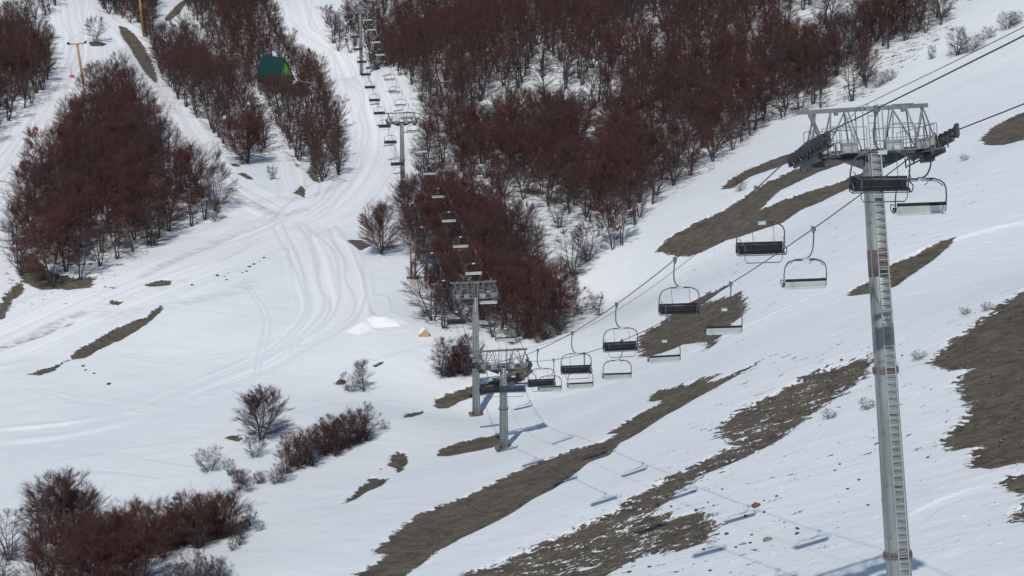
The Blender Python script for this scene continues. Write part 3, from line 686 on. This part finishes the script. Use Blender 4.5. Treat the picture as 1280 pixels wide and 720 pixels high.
def rope_at_depth(side,d):
    for k in range(len(SPAN)-1):
        lo,hi=0.,1.
        dd=lambda t:proj(np.array([rope_pt(k,t,side)]))[2][0]
        if dd(0)<=d<=dd(1):
            for _ in range(30):
                m=.5*(lo+hi)
                if dd(m)<d: lo=m
                else: hi=m
            return rope_pt(k,lo,side)
for side,lab in ((-1,'left hauling rope of the chairlift carrying the chairs that face the camera'),(1,'right hauling rope of the chairlift carrying the chairs seen from behind')):
    tag(MB().tube(rope_curve(side),.028,6).build('haul_rope',M['cable'],smooth=True),lab,'cable')
def pylon(head,base,label,tilt,tl,ns,r0,r1,rings,band=None,seg=14):
    """steel lift pylon; local z along the pole, y down the line, x to the right; origin at the base"""
    z=(head-base); h=z.length; z.normalize(); x=(SIDE-z*SIDE.dot(z)).normalized(); y=z.cross(x)
    rot=Matrix((x,y,z)).transposed(); e=empty('lift_pylon',base,rot); tag(e,label,'lift pylon','steel pylons of the chairlift')
    hc=h-.55
    MB().tube([(0,0,-.6),(0,0,h*.33),(0,0,h*.66),(0,0,hc)],r1,20,r0).build('pole',M['galv'],e,True)
    MB().box((0,0,-.1),(r1*3.4,r1*3.4,.5)).build('footing',M['conc'],e)
    for q in rings:
        m=MB(); rr=r1+(r0-r1)*q
        m.tube([(0,0,hc*q-.10),(0,0,hc*q-.015)],rr+.085,20).tube([(0,0,hc*q+.015),(0,0,hc*q+.10)],rr+.085,20)
        for j in range(12):
            a=j*math.pi/6; m.tube([((rr+.05)*math.cos(a),(rr+.05)*math.sin(a),hc*q-.17),((rr+.05)*math.cos(a),(rr+.05)*math.sin(a),hc*q+.17)],.022,6)
        m.build('flange',M['rust'],e)
    if band:
        q0,q1=band; ra=r1+(r0-r1)*q0;rb=r1+(r0-r1)*q1
        MB().tube([(0,0,hc*q0),(0,0,hc*q1)],ra+.012,20,rb+.012).build('rusty_band',M['rust'],e,True)
    # ladder on the uphill face, right of centre
    m=MB(); lx=.02
    yz=lambda zz:-(r1+(r0-r1)*min(1,zz/hc)+.17)
    for sx in (-.21,.21): m.tube([(lx+sx,yz(0),.2),(lx+sx,yz(hc),hc),(lx+sx-.05,yz(hc)-.05,h+1.5)],.028,6)
    zz=.4
    while zz<h+1.4: m.tube([(lx-.21,yz(zz),zz),(lx+.21,yz(zz),zz)],.020,5); zz+=.30
    zz=1.5
    while zz<hc: m.box((lx,yz(zz)+.08,zz),(.3,.17,.04)); zz+=3.
    m.build('ladder',M['galv_l'],e)
    m=MB(); m.box((0,.0,hc+.02),(2*HG-.3,.34,.36)); m.box((0,0,hc-.25),(1.1,.6,.22))
    for s in (-1,1):
        m.poly([(s*.5,-.14,hc-.16),(s*1.6,-.14,hc-.16),(s*.5,-.14,hc-.62)],.28)
    m.build('crossarm',M['dark'],e)
    for bx,w in ((-1.05,.62),(.85,.74),(2.2,.72),(-2.2,.4)):
        MB().box((bx,-.38,hc+.28),(w,.36,.38)).box((bx,-.38,hc+.48),(w+.06,.42,.03)).build('equipment_box',M['box'],e)
    m=MB(); m.box((.95,-.60,hc+.12),(.30,.03,.26)); pl=m.build('number_plate',M['plate'],e)
    # lifting frame
    tz=h+1.35; m=MB(); m.box((-.25,0,tz),(2*HG+.05,.16,.17)); m.box((1.5,0,tz+.1),(.9,.2,.05))
    for bx in (-1.4,.3,1.5): m.box((bx,0,tz-.14),(.14,.22,.14))
    for s in (-1,1):
        m.tube([(s*2.45-.1,0,tz-.05),(s*1.95,0,hc+.2)],.095 if s<0 else .055,8)
    f=m.build('lifting_frame',M['mid'],e)
    for bx in (-1.35,1.35):
        m=MB()
        for a in (-1,1):
            for b_ in (-1,1): m.tube([(bx+.28*a,0,tz),(bx+.62*a,.62*b_,hc+.1)],.036,6)
        m.tube([(bx+.45,-.3,tz-.7),(bx-.45,-.3,tz-.7)],.025,6)
        m.build('brace',M['galv'],e)
    # catwalk and railings
    m=MB()
    for s in (-1,1):
        m.box((s*1.35,-.62,hc+.06),(2.0,.42,.04)); m.box((s*1.35,.62,hc+.06),(2.0,.42,.04)); m.box((s*(HG-.62),.0,hc-.06),(.42,tl*.86,.035))
    m.build('catwalk',M['mid'],e)
    m=MB()
    for s in (-1,1):
        for yy in (-.82,.82):
            xs=[s*.4,s*1.05,s*1.7,s*2.3]
            for xx in xs: m.tube([(xx,yy,hc+.05),(xx,yy,hc+1.1)],.020,5)
            for zz in (.58,1.1): m.tube([(xs[0],yy,hc+zz),(xs[-1],yy,hc+zz)],.018,5)
        for q in range(5):
            yy=-tl*.42+q*tl*.21; m.tube([(s*(HG-.85),yy,hc-.05),(s*(HG-.85),yy,hc+.95)],.018,5)
        for zz in (.45,.95): m.tube([(s*(HG-.85),-tl*.42,hc+zz),(s*(HG-.85),tl*.42,hc+zz)],.018,5)
        for xx in (s*.75,s*1.4,s*2.0,s*2.6): m.tube([(xx,-.82,hc+.1),(xx,.82,hc+.1)],.03,5)
        m.tube([(s*2.62,-.82,hc+1.1),(s*2.62,.82,hc+1.1)],.018,5); m.tube([(s*2.62,-.82,hc+.58),(s*2.62,.82,hc+.58)],.018,5)
        for yy in (-.82,0,.82): m.tube([(s*2.62,yy,hc+.05),(s*2.62,yy,hc+1.1)],.02,5)
        m.tube([(s*.42,-.5,hc+.1),(s*.42,-.5,hc+2.),(s*.42,.5,hc+2.),(s*.42,.5,hc+.1)],.028,6)
    m.build('railing',M['galv'],e)
    for s in (-1,1):
        m=MB()
        m.tube([(s*2.3,-.1,tz),(s*2.75,-.5,hc+.05)],.035,6).tube([(s*2.3,.1,tz),(s*2.75,.5,hc+.05)],.035,6).tube([(s*1.0,0,tz),(s*1.9,0,hc+.25)],.035,6).tube([(s*.9,0,tz-.05),(s*.5,-.3,hc+.2)],.03,6)
        m.tube([(s*2.5,-tl*.3,hc-.1),(s*2.75,-.2,hc+.7),(s*2.5,tl*.3,hc-.1)],.03,6)
        m.build('truss',M['mid'],e)
    m=MB(); m.tube([(-r1*.9,-r1*.75,.5),(-r0*.9,-r0*.75,hc)],.03,6)
    zz=2.5
    while zz<hc: m.box((-(r1+(r0-r1)*zz/hc)*.86,-(r1+(r0-r1)*zz/hc)*.7,zz),(.12,.12,.05)); zz+=2.2
    m.build('cable_conduit',M['mid'],e)
    # sheave trains, tilted to follow the rope
    cr=Matrix.Rotation(-tilt,3,'X')
    for s in (-1,1):
        piv=Vector((s*HG,0,h))
        T=lambda p:piv+cr@Vector(p)
        m=MB(); rad=.24; xo=-s*.17
        m.box(T((xo,0,-rad-.52)),(.16,tl*.5,.24),cr)
        for q in (-1,1): m.box(T((xo,q*tl*.25,-rad-.28)),(.13,tl*.42,.17),cr)
        sp=tl/ns
        for i in range(0,ns,2):
            yc=(i+1-ns/2)*sp; m.box(T((xo,yc,-rad-.08)),(.10,sp*1.35,.13),cr)
        m.box(T((xo-s*.25,0,-rad-.62)),(.5,.5,.34),cr)
        m.box(T((xo-s*.20,0,-rad-.25)),(.05,tl*.95,.06),cr); m.box(T((xo-s*.36,0,-rad-.62)),(.05,tl*.8,.06),cr)
        for i in range(ns//2+1):
            yc=(i*2-ns/2)*sp*.96; m.box(T((xo-s*.28,yc,-rad-.42)),(.05,.05,.44),cr)
        for q in (-1,1): m.box(T((xo+s*.05,q*tl*.53,-rad+.02)),(.10,.34,.50),cr)
        tr=m.build('sheave_train',M['dark'],e)
        for i in range(ns):
            yc=(i+.5-ns/2)*sp; g=MB(); c=T((0,yc,-rad)); g.tube([c+cr@Vector((-.075,0,0)),c+cr@Vector((.075,0,0))],rad,16); g.tube([c+cr@Vector((-.10,0,0)),c+cr@Vector((.10,0,0))],.07,8)
            g.build('sheave',M['rubber'],tr)
    m=MB()
    for s in (-1,1):
        m.box((s*(HG-.32),0,hc-.02),(.16,1.15,.42))
    m.build('yoke',M['mid'],e)
    return e
def slope_of(a,b): return math.atan2(b.z-a.z,math.hypot(b.x-a.x,b.y-a.y))
BT1=Vector(unproj(1124,720,80.6)); BT1=HEAD[0]+(BT1-HEAD[0])*1.0; dirv=(BT1-HEAD[0]).normalized(); 
L_=20.
while True:
    q=HEAD[0]+dirv*L_
    if q.z<gz(q.x,q.y)[0] or L_>40: break
    L_+=.1
BASE=[HEAD[0]+dirv*L_]
for (px,py),hd in zip([(631,561),(596,521),(503,246),(453,102)],HEAD[1:]):
    q=at(px,py); x=hd.x; y=hd.y; BASE.append(Vector((x+ (q.x-x)*(.4 if len(BASE)<3 else 0), y, float(gz(x,y)[0]))))
print('bases',BASE,[(h-b).length for h,b in zip(HEAD,BASE)])
CT=[UP+Vector((0,0,1.5))]+[h+(h-b).normalized()*1.47 for h,b in zip(HEAD,BASE)]+[DOWN+Vector((0,0,1.5))]
cc=[]
for k in range(len(SPAN)-1):
    for i in range(12):
        t=i/12; p=CT[k].lerp(CT[k+1],t)-SIDE*.25; p.z-=SAG[k]*1.15*4*t*(1-t); cc.append(p)
tag(MB().tube(cc,.016,5).build('signal_cable',M['cable'],smooth=True),'thin signal cable strung along the pylon tops between the hauling ropes','cable')

LABS=['largest grey steel lift pylon with long ladder standing at the right','shorter front pylon of the close pair in the valley, rusty footing','taller rear pylon of the close pair, standing left of the shorter one','fourth lift pylon, standing on the piste edge beside the hanging chairs above the valley','farthest small lift pylon, standing against the trees at the top']
for i in range(5):
    a,b=SPAN[i],SPAN[i+2]; s_in=slope_of(SPAN[i],SPAN[i+1]); s_out=slope_of(SPAN[i+1],SPAN[i+2]); sl=.5*(s_in+s_out)
    z=(HEAD[i]-BASE[i]).normalized(); x=(SIDE-z*SIDE.dot(z)).normalized(); y=z.cross(x); ysl=math.atan2(y.z,math.hypot(y.x,y.y))
    if i==0: pylon(HEAD[0],BASE[0],LABS[0],-(sl-ysl),5.6,10,.40,.60,(.384,.668),(.812,.853))
    else: pylon(HEAD[i],BASE[i],LABS[i],-(sl-ysl),[0,3.4,3.0,2.6,2.6][i],[0,8,6,6,6][i],.34,.52,(.5,))

def make_chair(raised,pad='navy'):
    """four-seat chair; origin at the grip, rider looks along -y"""
    e=empty('chairlift_chair',(0,0,0))
    MB().box((-.33,0,.02),(.14,.42,.16)).box((-.33,0,-.10),(.10,.16,.18)).build('grip',M['mid'],e)
    MB().tube([(-.33,0,0),(-.36,0,-.35),(-.37,0,-.8),(-.34,0,-1.15),(-.24,0,-1.42),(-.08,0,-1.56),(.05,0,-1.6)],.037,8).build('hanger',M['frame'],e,True)
    bx=MB().box((0,0,-1.63),(.34,.14,.15)).build('clamp_box',M['plate'],e)
    W_=1.13
    arc=[(-.2,0,-1.62),(-.55,0,-1.62),(-.80,.01,-1.70),(-1.0,.02,-1.84),(-1.10,.04,-2.05),(-W_,.08,-2.35),(-W_,.12,-2.75),(-W_,.12,-3.02)]
    m=MB()
    for s in (1,-1):
        m.tube([(p[0]*s,p[1],p[2]) for p in arc],.032,8)
        m.tube([(W_*s,.12,-2.72),(W_*s,-.12,-2.78),(W_*s,-.40,-2.80),(W_*s,-.46,-2.92),(W_*s,-.34,-3.08),(W_*s,.0,-3.12),(W_*s,.12,-3.02)],.024,8)
    m.tube([(-.5,0,-1.62),(.5,0,-1.62)],.042,8); m.tube([(-W_,.12,-3.02),(W_,.12,-3.02)],.028,8); m.tube([(-W_,-.30,-3.10),(W_,-.30,-3.10)],.022,8)
    m.build('bail_frame',M['frame'],e,True)
    t1=Matrix.Rotation(R(-6),3,'X'); t2=Matrix.Rotation(R(-14),3,'X')
    m=MB(); pn=MB()
    for i in range(4):
        x=-.81+.54*i
        m.box((x,-.12,-3.02),(.525,.46,.085),t1)
    m.build('seat',M[pad],e)
    m=MB()
    for i in range(4):
        x=-.81+.54*i
        m.box((x,.155,-2.85),(.525,.05,.25),t2)
    m.tube([(-1.08,.205,-2.665),(1.08,.205,-2.665)],.062,8)
    m.build('backrest',M[pad],e)
    MB().box((0,.195,-2.93),(2.18,.02,.38),t2).box((0,.12,-3.075),(2.14,.5,.02),t1).build('back_panel',M['panel'],e)
    m=MB()
    if raised:
        m.tube([(-.98,.0,-1.95),(-.86,-.35,-1.86),(-.7,-.5,-1.84),(.7,-.5,-1.84),(.86,-.35,-1.86),(.98,0,-1.95)],.020,6)
        for s in (-.52,.52): m.tube([(s,-.06,-1.66),(s,-.5,-1.84),(s,-.72,-2.02),(s+.10,-.72,-2.10)],.018,6)
    else:
        for s in (-1,1):
            m.tube([(s*1.05,-.02,-2.35),(s*1.0,-.5,-2.48),(s*.9,-.56,-2.5)],.020,6); m.tube([(s*.5,-.06,-1.66),(s*.5,-.35,-2.1),(s*.5,-.56,-2.48)],.013,6)
            m.tube([(s*.88,-.56,-2.5),(s*.88,-.62,-3.2),(s*.78,-.64,-3.36)],.016,6)
        m.tube([(-.9,-.56,-2.5),(.9,-.56,-2.5)],.016,6); m.tube([(-.78,-.64,-3.36),(.78,-.64,-3.36)],.022,6)
    m.build('restraint_bar',M['frame'],e,True)
    return e
def copy_thing(o):
    c=o.copy(); COL.objects.link(c)
    for ch in o.children:
        d=ch.copy(); COL.objects.link(d); d.parent=c; d.matrix_parent_inverse=ch.matrix_parent_inverse.copy()
    return c
yaw=math.atan2(LIFT.y,LIFT.x)-math.pi/2
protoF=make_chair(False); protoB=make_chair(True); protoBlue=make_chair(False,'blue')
usedF=usedB=usedBl=False
ORD=['first','second','third','fourth','fifth','sixth','seventh','eighth','ninth','tenth','eleventh','twelfth','thirteenth','fourteenth','fifteenth','sixteenth','seventeenth','eighteenth','nineteenth','twentieth','twenty-first','twenty-second','twenty-third','twenty-fourth','twenty-fifth','twenty-sixth','twenty-seventh','twenty-eighth']
nF=nB=0
for side in (-1,1):
    d=70.6 if side<0 else 81.2; k=0
    while d<545:
        p=rope_at_depth(side,d)
        blue=side<0 and k in (6,11)  # two chairs wear the painted sky reflection
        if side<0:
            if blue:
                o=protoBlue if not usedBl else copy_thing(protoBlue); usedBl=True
            else:
                o=protoF if not usedF else copy_thing(protoF); usedF=True
        else:
            o=protoB if not usedB else copy_thing(protoB); usedB=True
        # the rope passes through the grip, .33 m beside the chair's middle
        rz=yaw if side<0 else yaw+math.pi
        o.rotation_euler=(0,random.uniform(-.012,.012),rz+random.uniform(-.02,.02))
        o.location=p-Matrix.Rotation(rz,3,'Z')@Vector((-.33,0,.02))
        ln='left' if side<0 else 'right'; lk='dark seat facing the camera' if side<0 else 'pale back panel turned to the camera'
        if blue: lk='seat painted with blue sky sheen'
        lab=f'empty chair, {lk}, {ORD[k]} from large pylon on {ln} rope'
        if k==0: lab='empty chair with dark seat in front of the largest pylon\'s pole' if side<0 else 'empty chair with pale back hanging right of the largest pylon'
        tag(o,lab,'lift chair','empty chairs facing the camera on the left rope' if side<0 else 'empty chairs seen from behind on the right rope')
        d+=17.6; k+=1

# ------------------------------------------------------------------ the old yellow lift at the upper left
def yellow_pylon(px,py,toppy,topx,label,arm):
    p=at(px,py); d=proj(np.array([p]))[2][0]; h=(py-toppy)*d/F/.97; e=empty('yellow_pylon',p); e.rotation_euler=(0,R((topx-px)/(py-toppy)*57),R(-8)); tag(e,label,'lift pylon','yellow pylons of the small lift')
    MB().tube([(0,0,-.5),(0,0,h)],.34,14,.27).build('pole',M['yellow'],e,True)
    MB().tube([(0,0,h-.35),(0,0,h+.12)],.42,14).box((0,0,h+.05),(2.2,.3,.26)).build('head',M['orange'],e)
    MB().box((0,0,h+.1),(arm,.2,.2)).box((-arm/2,0,h+.25),(.2,.9,.5)).box((arm/2,0,h+.25),(.2,.9,.5)).build('crossarm',M['dark'],e)
    for s in (-1,1):
        g=MB()
        for yy in (-.35,.35): g.tube([(s*arm/2+s*.12,yy,h+.42),(s*arm/2+s*.22,yy,h+.42)],.2,12)
        g.build('sheave',M['rubber'],e)
    return e,p,h
y1,p1,h1=yellow_pylon(105,108,57,100,'short yellow pylon with a wide dark crossarm beside the left piste',4.2)
y2,p2,h2=yellow_pylon(180,46,-24,176,'tall yellow pole rising out of the top edge above the wood',4.2)
bpy.context.view_layer.update()
def yo(e,h,s): return e.matrix_world@Vector((s*2.28,0,h+.62))
for s,nm in ((-1,'left rope of the small yellow lift'),(1,'right rope of the small yellow lift carrying the red chairs')):
    a=yo(y1,h1,s); b=yo(y2,h2,s); low=a+(a-b)*1.15+Vector((0,0,-4)); pts=[]
    ext=b+(b-a)*.6
    for (u,v,sg) in ((low,a,1.5),(a,b,1.6),(b,ext,1.)):
        for i in range(10): t=i/10; q=u.lerp(v,t); q.z-=sg*4*t*(1-t); pts.append(q)
    tag(MB().tube(pts,.02,5).build('haul_rope',M['cable'],smooth=True),nm,'cable')
    if s==1: RP=(low,a,b)
def red_chair():
    e=empty('red_chair',(0,0,0))
    MB().tube([(0,0,0),(.05,0,-1.2),(0,.1,-2.2),(0,.25,-2.5)],.03,6).build('hanger',M['dark'],e)
    MB().box((0,0,-2.85),(1.2,.45,.10)).build('seat',M['red'],e); MB().box((0,.25,-2.6),(1.2,.07,.48),Matrix.Rotation(R(-10),3,'X')).build('backrest',M['red'],e)
    MB().tube([(-.6,.2,-2.4),(-.6,-.25,-2.5),(-.6,-.2,-2.85)],.025,6).tube([(.6,.2,-2.4),(.6,-.25,-2.5),(.6,-.2,-2.85)],.025,6).build('armrest',M['dark'],e)
    return e
rc=red_chair(); first=True
for px,lab in ((42,'red chair of the small lift low over the left piste'),(88,'red chair of the small lift just left of the short yellow pylon'),(158,'red chair of the small lift between the two yellow pylons'),(187,'red chair of the small lift just right of the tall yellow pole')):
    best=None
    low,a,b=RP
    for (u,v,sg) in ((low,a,1.5),(a,b,1.6),(b,b+(b-a)*.6,1.)):
        for i in range(60):
            t=i/60;q=u.lerp(v,t);q.z-=sg*4*t*(1-t);x=proj(np.array([q]))[0][0]
            if best is None or abs(x-px)<best[0]: best=(abs(x-px),q.copy())
    o=rc if first else copy_thing(rc); first=False; o.location=best[1]; o.rotation_euler=(0,0,R(-25)); tag(o,lab,'lift chair','red chairs of the small lift')

# ------------------------------------------------------------------ buildings and small things
def facing(px,py,yaw_): p=at(px,py); e=empty('x',p); e.rotation_euler=(0,0,yaw_); return e
h=empty('green_roofed_hut',at(344,113)); h.rotation_euler=(0,0,R(-44)); tag(h,'hut with steep dark green roof and lime green gable half hidden in the wood','hut')
# local x = ridge direction (down right), gable at +x
Lh,Wh,Eh,Rh=8.0,4.6,3.6,8.6
MB().poly([(Lh/2,-Wh/2,-.6),(Lh/2,Wh/2,-.6),(Lh/2,Wh/2,Eh),(Lh/2,0,Rh-.15),(Lh/2,-Wh/2,Eh)],-.12).build('gable_wall',M['lime'],h)
MB().poly([(-Lh/2,-Wh/2,-.6),(-Lh/2,Wh/2,-.6),(-Lh/2,Wh/2,Eh),(-Lh/2,0,Rh-.15),(-Lh/2,-Wh/2,Eh)],.12).box((0,-Wh/2+.06,.8),(Lh-.3,.12,2.75)).box((0,Wh/2-.06,.8),(Lh-.3,.12,2.75)).build('wall',M['wood'],h)
for s in (-1,1):
    MB().poly([(-Lh/2-.3,s*(Wh/2+.55),Eh-.75),(Lh/2+.35,s*(Wh/2+.55),Eh-.75),(Lh/2+.35,0,Rh),(-Lh/2-.3,0,Rh)][::-s],.08).build('roof',M['green'],h)
rz0=math.atan2(Rh-Eh+.75,Wh/2+.55); nrm=Vector((0,-math.sin(rz0),math.cos(rz0)))
for i,(xx,ln) in enumerate(((-.6,1.5),(-.15,1.8),(.4,1.2))):
    MB().poly([Vector((xx-.2,-1.9,Eh+.55))+nrm*.10,Vector((xx-.05,-1.9,Eh+.55))+nrm*.10,Vector((xx+.45,-1.9+ln*math.cos(rz0),Eh+.55+ln*math.sin(rz0)))+nrm*.10,Vector((xx+.35,-1.9+ln*math.cos(rz0),Eh+.55+ln*math.sin(rz0)))+nrm*.10],.012).build('roof_marking',M['pale'],h)
MB().box((Lh/2+.05,0,1.7),(.1,.12,4.0),Matrix.Rotation(R(38),3,'X')).build('gable_trim',M['tar'],h)
MB().box((Lh/2+.08,-.9,.9),(.08,.9,1.7)).build('door',M['tar'],h)
an=empty('dark_roofed_shed',at(376,119)); an.rotation_euler=(0,0,R(-38)); tag(an,'low shed with dark snow rimmed roof beside the lime green gable','shed')
MB().box((0,0,.7),(4.2,2.6,2.2)).build('wall',M['wood'],an)
MB().poly([(-2.5,-1.8,1.45),(2.5,-1.8,1.45),(2.5,1.7,2.9),(-2.5,1.7,2.9)],.1).build('roof',M['tar'],an)
MB().tube([(-2.4,1.62,3.05),(0,1.62,3.08),(2.4,1.62,3.05)],.14,8).build('snow_rim',M['snow'],an,True)
k=empty('plywood_shelter',at(530,420)); k.rotation_euler=(0,0,R(12)); tag(k,'tiny tan plywood shelter on the snow left of the wood behind the pylons','shelter')
MB().poly([(-.66,-.5,-.1),(.66,-.5,-.1),(.66,-.5,.62),(.06,-.5,1.15),(-.66,-.5,.42)],-.05).build('front_wall',M['ply'],k)
MB().box((.64,0,.28),(.05,1.0,.75)).box((-.64,0,.16),(.05,1.,.55)).box((0,.5,.2),(1.3,.05,.7)).build('side_wall',M['wood'],k)
MB().poly([(.06,-.56,1.17),(.06,.56,1.17),(.74,.56,.6),(.74,-.56,.6)],.04).poly([(-.74,-.56,.38),(-.74,.56,.38),(.06,.56,1.17),(.06,-.56,1.17)],.04).build('roof',M['snow'],k)
# timber trestle beside the wood
tq=empty('timber_trestle',at(514,346)); tag(tq,'thin timber trestle on a brown pad left of the lift line','trestle')
for s in (0,.75): MB().tube([(s*.8,0,-.3),(s,0,7.6)],.13,8,.10).build('post',M['wood'],tq)
MB().tube([(.3,.1,.1),(2.4,1.2,2.6)],.09,8).build('brace',M['mid'],tq); MB().box((.4,0,.0),(2.2,1.2,.24)).box((2.2,.3,.05),(2.4,.5,.16),Matrix.Rotation(R(14),3,'Z')).build('pad',M['conc'],tq)
# markers on the piste
for px,py,mt,lab in ((348,31,'tar','dark padded marker post on the upper piste'),(351,40,'rust','reddish padded marker post just below the dark one on the upper piste'),(242,46,'red','red padded post in the snow gap of the upper wood')):
    e=empty('marker_post',at(px,py)); tag(e,lab,'marker post')
    MB().tube([(0,0,-.2),(0,0,1.5)],.05,8).build('post',M['dark'],e); MB().tube([(0,0,.15),(0,0,1.25)],.32,10,.26).build('pad',M[mt],e)
# snow heap left by a snow gun
def heap(px,py,pts,h,label,name='snow_heap'):
    c=at(px,py); W2=ground_pts(pts); lo=W2.min(0)-1;hi=W2.max(0)+1;n=60
    X,Y=np.meshgrid(np.linspace(lo[0],hi[0],n),np.linspace(lo[1],hi[1],n)); q=np.c_[X.ravel(),Y.ravel()]
    sd=poly_sd(q,W2); z=gz(q[:,0],q[:,1])-.25+np.clip(sd+.6,0,h*2)*.45+.15*fbm(q[:,0]*.8,q[:,1]*.8)*(sd>0)
    z=z+.35*fbm(q[:,0]*1.7,q[:,1]*1.7)*np.clip(sd,0,1)
    z=np.where(sd<-.6,gz(q[:,0],q[:,1])-.6,z)
    i=(np.arange(n-1)[:,None]*n+np.arange(n-1)[None]).ravel(); T=np.stack([i,i+1,i+n+1,i+n],1)
    o=mesh_np(name,np.c_[q,z],T,M['snow'],smooth=True); o.data.transform(Matrix.Translation(-c)); o.location=c; tag(o,label,'snow heap')
heap(470,405,[(459,373),(466,388),(476,399),(512,403),(500,409),(468,411),(450,420),(432,416),(444,407),(452,395)],2.0,'bright white pointed heap of fresh snow on the piste left of the wood')
# ------------------------------------------------------------------ rocks
def rock_np(rs,sx,sy,sz):
    V=[];F=[]
    n=7
    for k,(r,z) in enumerate(((.75,-.4),(1.,.1),(.62,.62))):
        for j in range(n):
            a=6.283*j/n+rs.rand()*.4; q=r*(.78+.44*rs.rand()); V.append((q*math.cos(a)*sx,q*math.sin(a)*sy,(z+rs.randn()*.08)*sz))
    V.append((0,0,.85*sz)); 
    for k in range(2):
        for j in range(n):
            a=k*n+j;b=k*n+(j+1)%n; F+= [(a,b,b+n),(a,b+n,a+n)]
    for j in range(n): F.append((2*n+j,2*n+(j+1)%n,3*n))
    return np.array(V),np.array(F)
rsr=np.random.RandomState(21)
def boulder(px,py,w,label,group=None,mat='rock'):
    p=at(px,py); d=proj(np.array([p]))[2][0]; s=w*d/F/2
    v,f=rock_np(rsr,s,s*rsr.uniform(.7,1.1),s*rsr.uniform(.6,.9)); v=v+np.array([0,0,s*.12])
    o=mesh_np('boulder',v,f,M[mat]); o.location=p; tag(o,label,'boulder',group)
boulder(960,677,13,'tan rounded boulder on the snow between the lower chair shadows',None,'rock_tan')
boulder(945,635,12,'reddish boulder on the snow above the tan one',None,'rock_red')
boulder(817,692,11,'largest dark boulder at the lower rim of the big scree patch')
boulder(650,629,6,'small dark rock on the clean snow between two scree tongues')
boulder(908,670,7,'dark rock touched by a chair shadow at the bottom')
for px,py,w in [(272,345,5),(281,347,5),(286,343,4),(283,351,4),(296,343,4),(303,342,4),(308,340,5),(312,334,5),(318,331,5),(325,328,4),(330,322,4),(262,355,4),(240,357,4),(246,361,4),(104,458,5),(118,467,4),(136,480,6),(107,463,4)]:
    boulder(px,py,w,'small dark stone on the open snow of the left valley floor','small dark stones on the left valley floor')
for px,py,w in [(847,690,9),(792,705,7),(787,718,7),(996,669,6),(971,621,5),(955,627,4),(892,634,4),(940,670,5),(920,686,5),(938,680,5),(955,642,5),(980,654,3),(1074,600,5),(1060,611,5),(1108,592,4),(1085,632,5),(996,661,5),(998,662,4),(903,612,4),(885,630,4),(880,690,5),(1000,641,4),(932,647,5),(821,630,6),(839,634,5),(870,640,5),(812,712,6),(1160,572,5),(888,716,5),(1044,588,5),(1050,580,4),(1104,625,5),(997,668,5),(970,544,4),(1052,452,5),(1128,445,4)]:
    boulder(px,py,w,'small dark stone lying on the lower right snow slope','small dark stones on the lower right slope')
Vs=[];Fs=[];o_=0
lib=[rock_np(rsr,1,rsr.uniform(.6,1.),rsr.uniform(.5,.8)) for _ in range(12)]
for (W2,rg),cnt in zip(BW[:10],(500,120,200,120,600,1500,3600,2600,200,120)):
    if rg>.3:
        lo=W2.min(0)-2;hi=W2.max(0)+2; q=lo+rsr.rand(cnt*4,2)*(hi-lo); sd=poly_sd(q,W2); q=q[(sd>-rg*1.2)&(rsr.rand(len(q))<np.where(sd>0,.75,.35))][:cnt]
        z=ground(q[:,0],q[:,1])+relief(q[:,0],q[:,1])-.16
        for a,zz in zip(q,z):
            v,f=lib[rsr.randint(12)]; s=.04+.12*rsr.rand()**3.; an_=rsr.rand()*6.28
            c,s2=math.cos(an_),math.sin(an_); Vs.append(np.stack([v[:,0]*c-v[:,1]*s2,v[:,0]*s2+v[:,1]*c,v[:,2]],1)*s+np.array([a[0],a[1],zz+s*.2])); Fs.append(f+o_); o_+=len(v)
o=mesh_np('scree_stones',np.concatenate(Vs),np.concatenate(Fs),M['scree']); tag(o,'loose brown stones strewn over the bare patches of the slope','scree',None,'stuff')

# ------------------------------------------------------------------ light, sky, camera
AZ,EL=13.,52.
AZR,ELR=R(AZ),R(EL)
ld=Vector((math.sin(AZR)*math.cos(ELR),math.cos(AZR)*math.cos(ELR),-math.sin(ELR)))
s=bpy.data.lights.new('sun','SUN'); s.energy=3.4; s.angle=R(.55); s.color=(1.,.96,.90)
so=bpy.data.objects.new('sun',s); COL.objects.link(so); so.rotation_euler=ld.to_track_quat('-Z','Y').to_euler()
w=bpy.data.worlds.new('World'); SC.world=w; w.use_nodes=True; t=w.node_tree; bg=t.nodes['Background']
sky=t.nodes.new('ShaderNodeTexSky'); sky.sky_type='NISHITA'; sky.sun_disc=False; sky.sun_elevation=ELR; sky.sun_rotation=R(180+AZ); sky.altitude=1500; sky.air_density=1.; sky.dust_density=.6
t.links.new(sky.outputs[0],bg.inputs['Color']); bg.inputs['Strength'].default_value=.10
cam=bpy.data.cameras.new('camera'); cam.lens=F/1280*36; cam.sensor_width=36; cam.clip_end=8000; cam.clip_start=.5
co=bpy.data.objects.new('camera',cam); COL.objects.link(co); co.location=(0,0,0); co.rotation_euler=(math.pi/2-P,0,0); SC.camera=co
SC.view_settings.view_transform='Standard'; SC.view_settings.look='None'; SC.view_settings.exposure=-.23; SC.view_settings.gamma=1
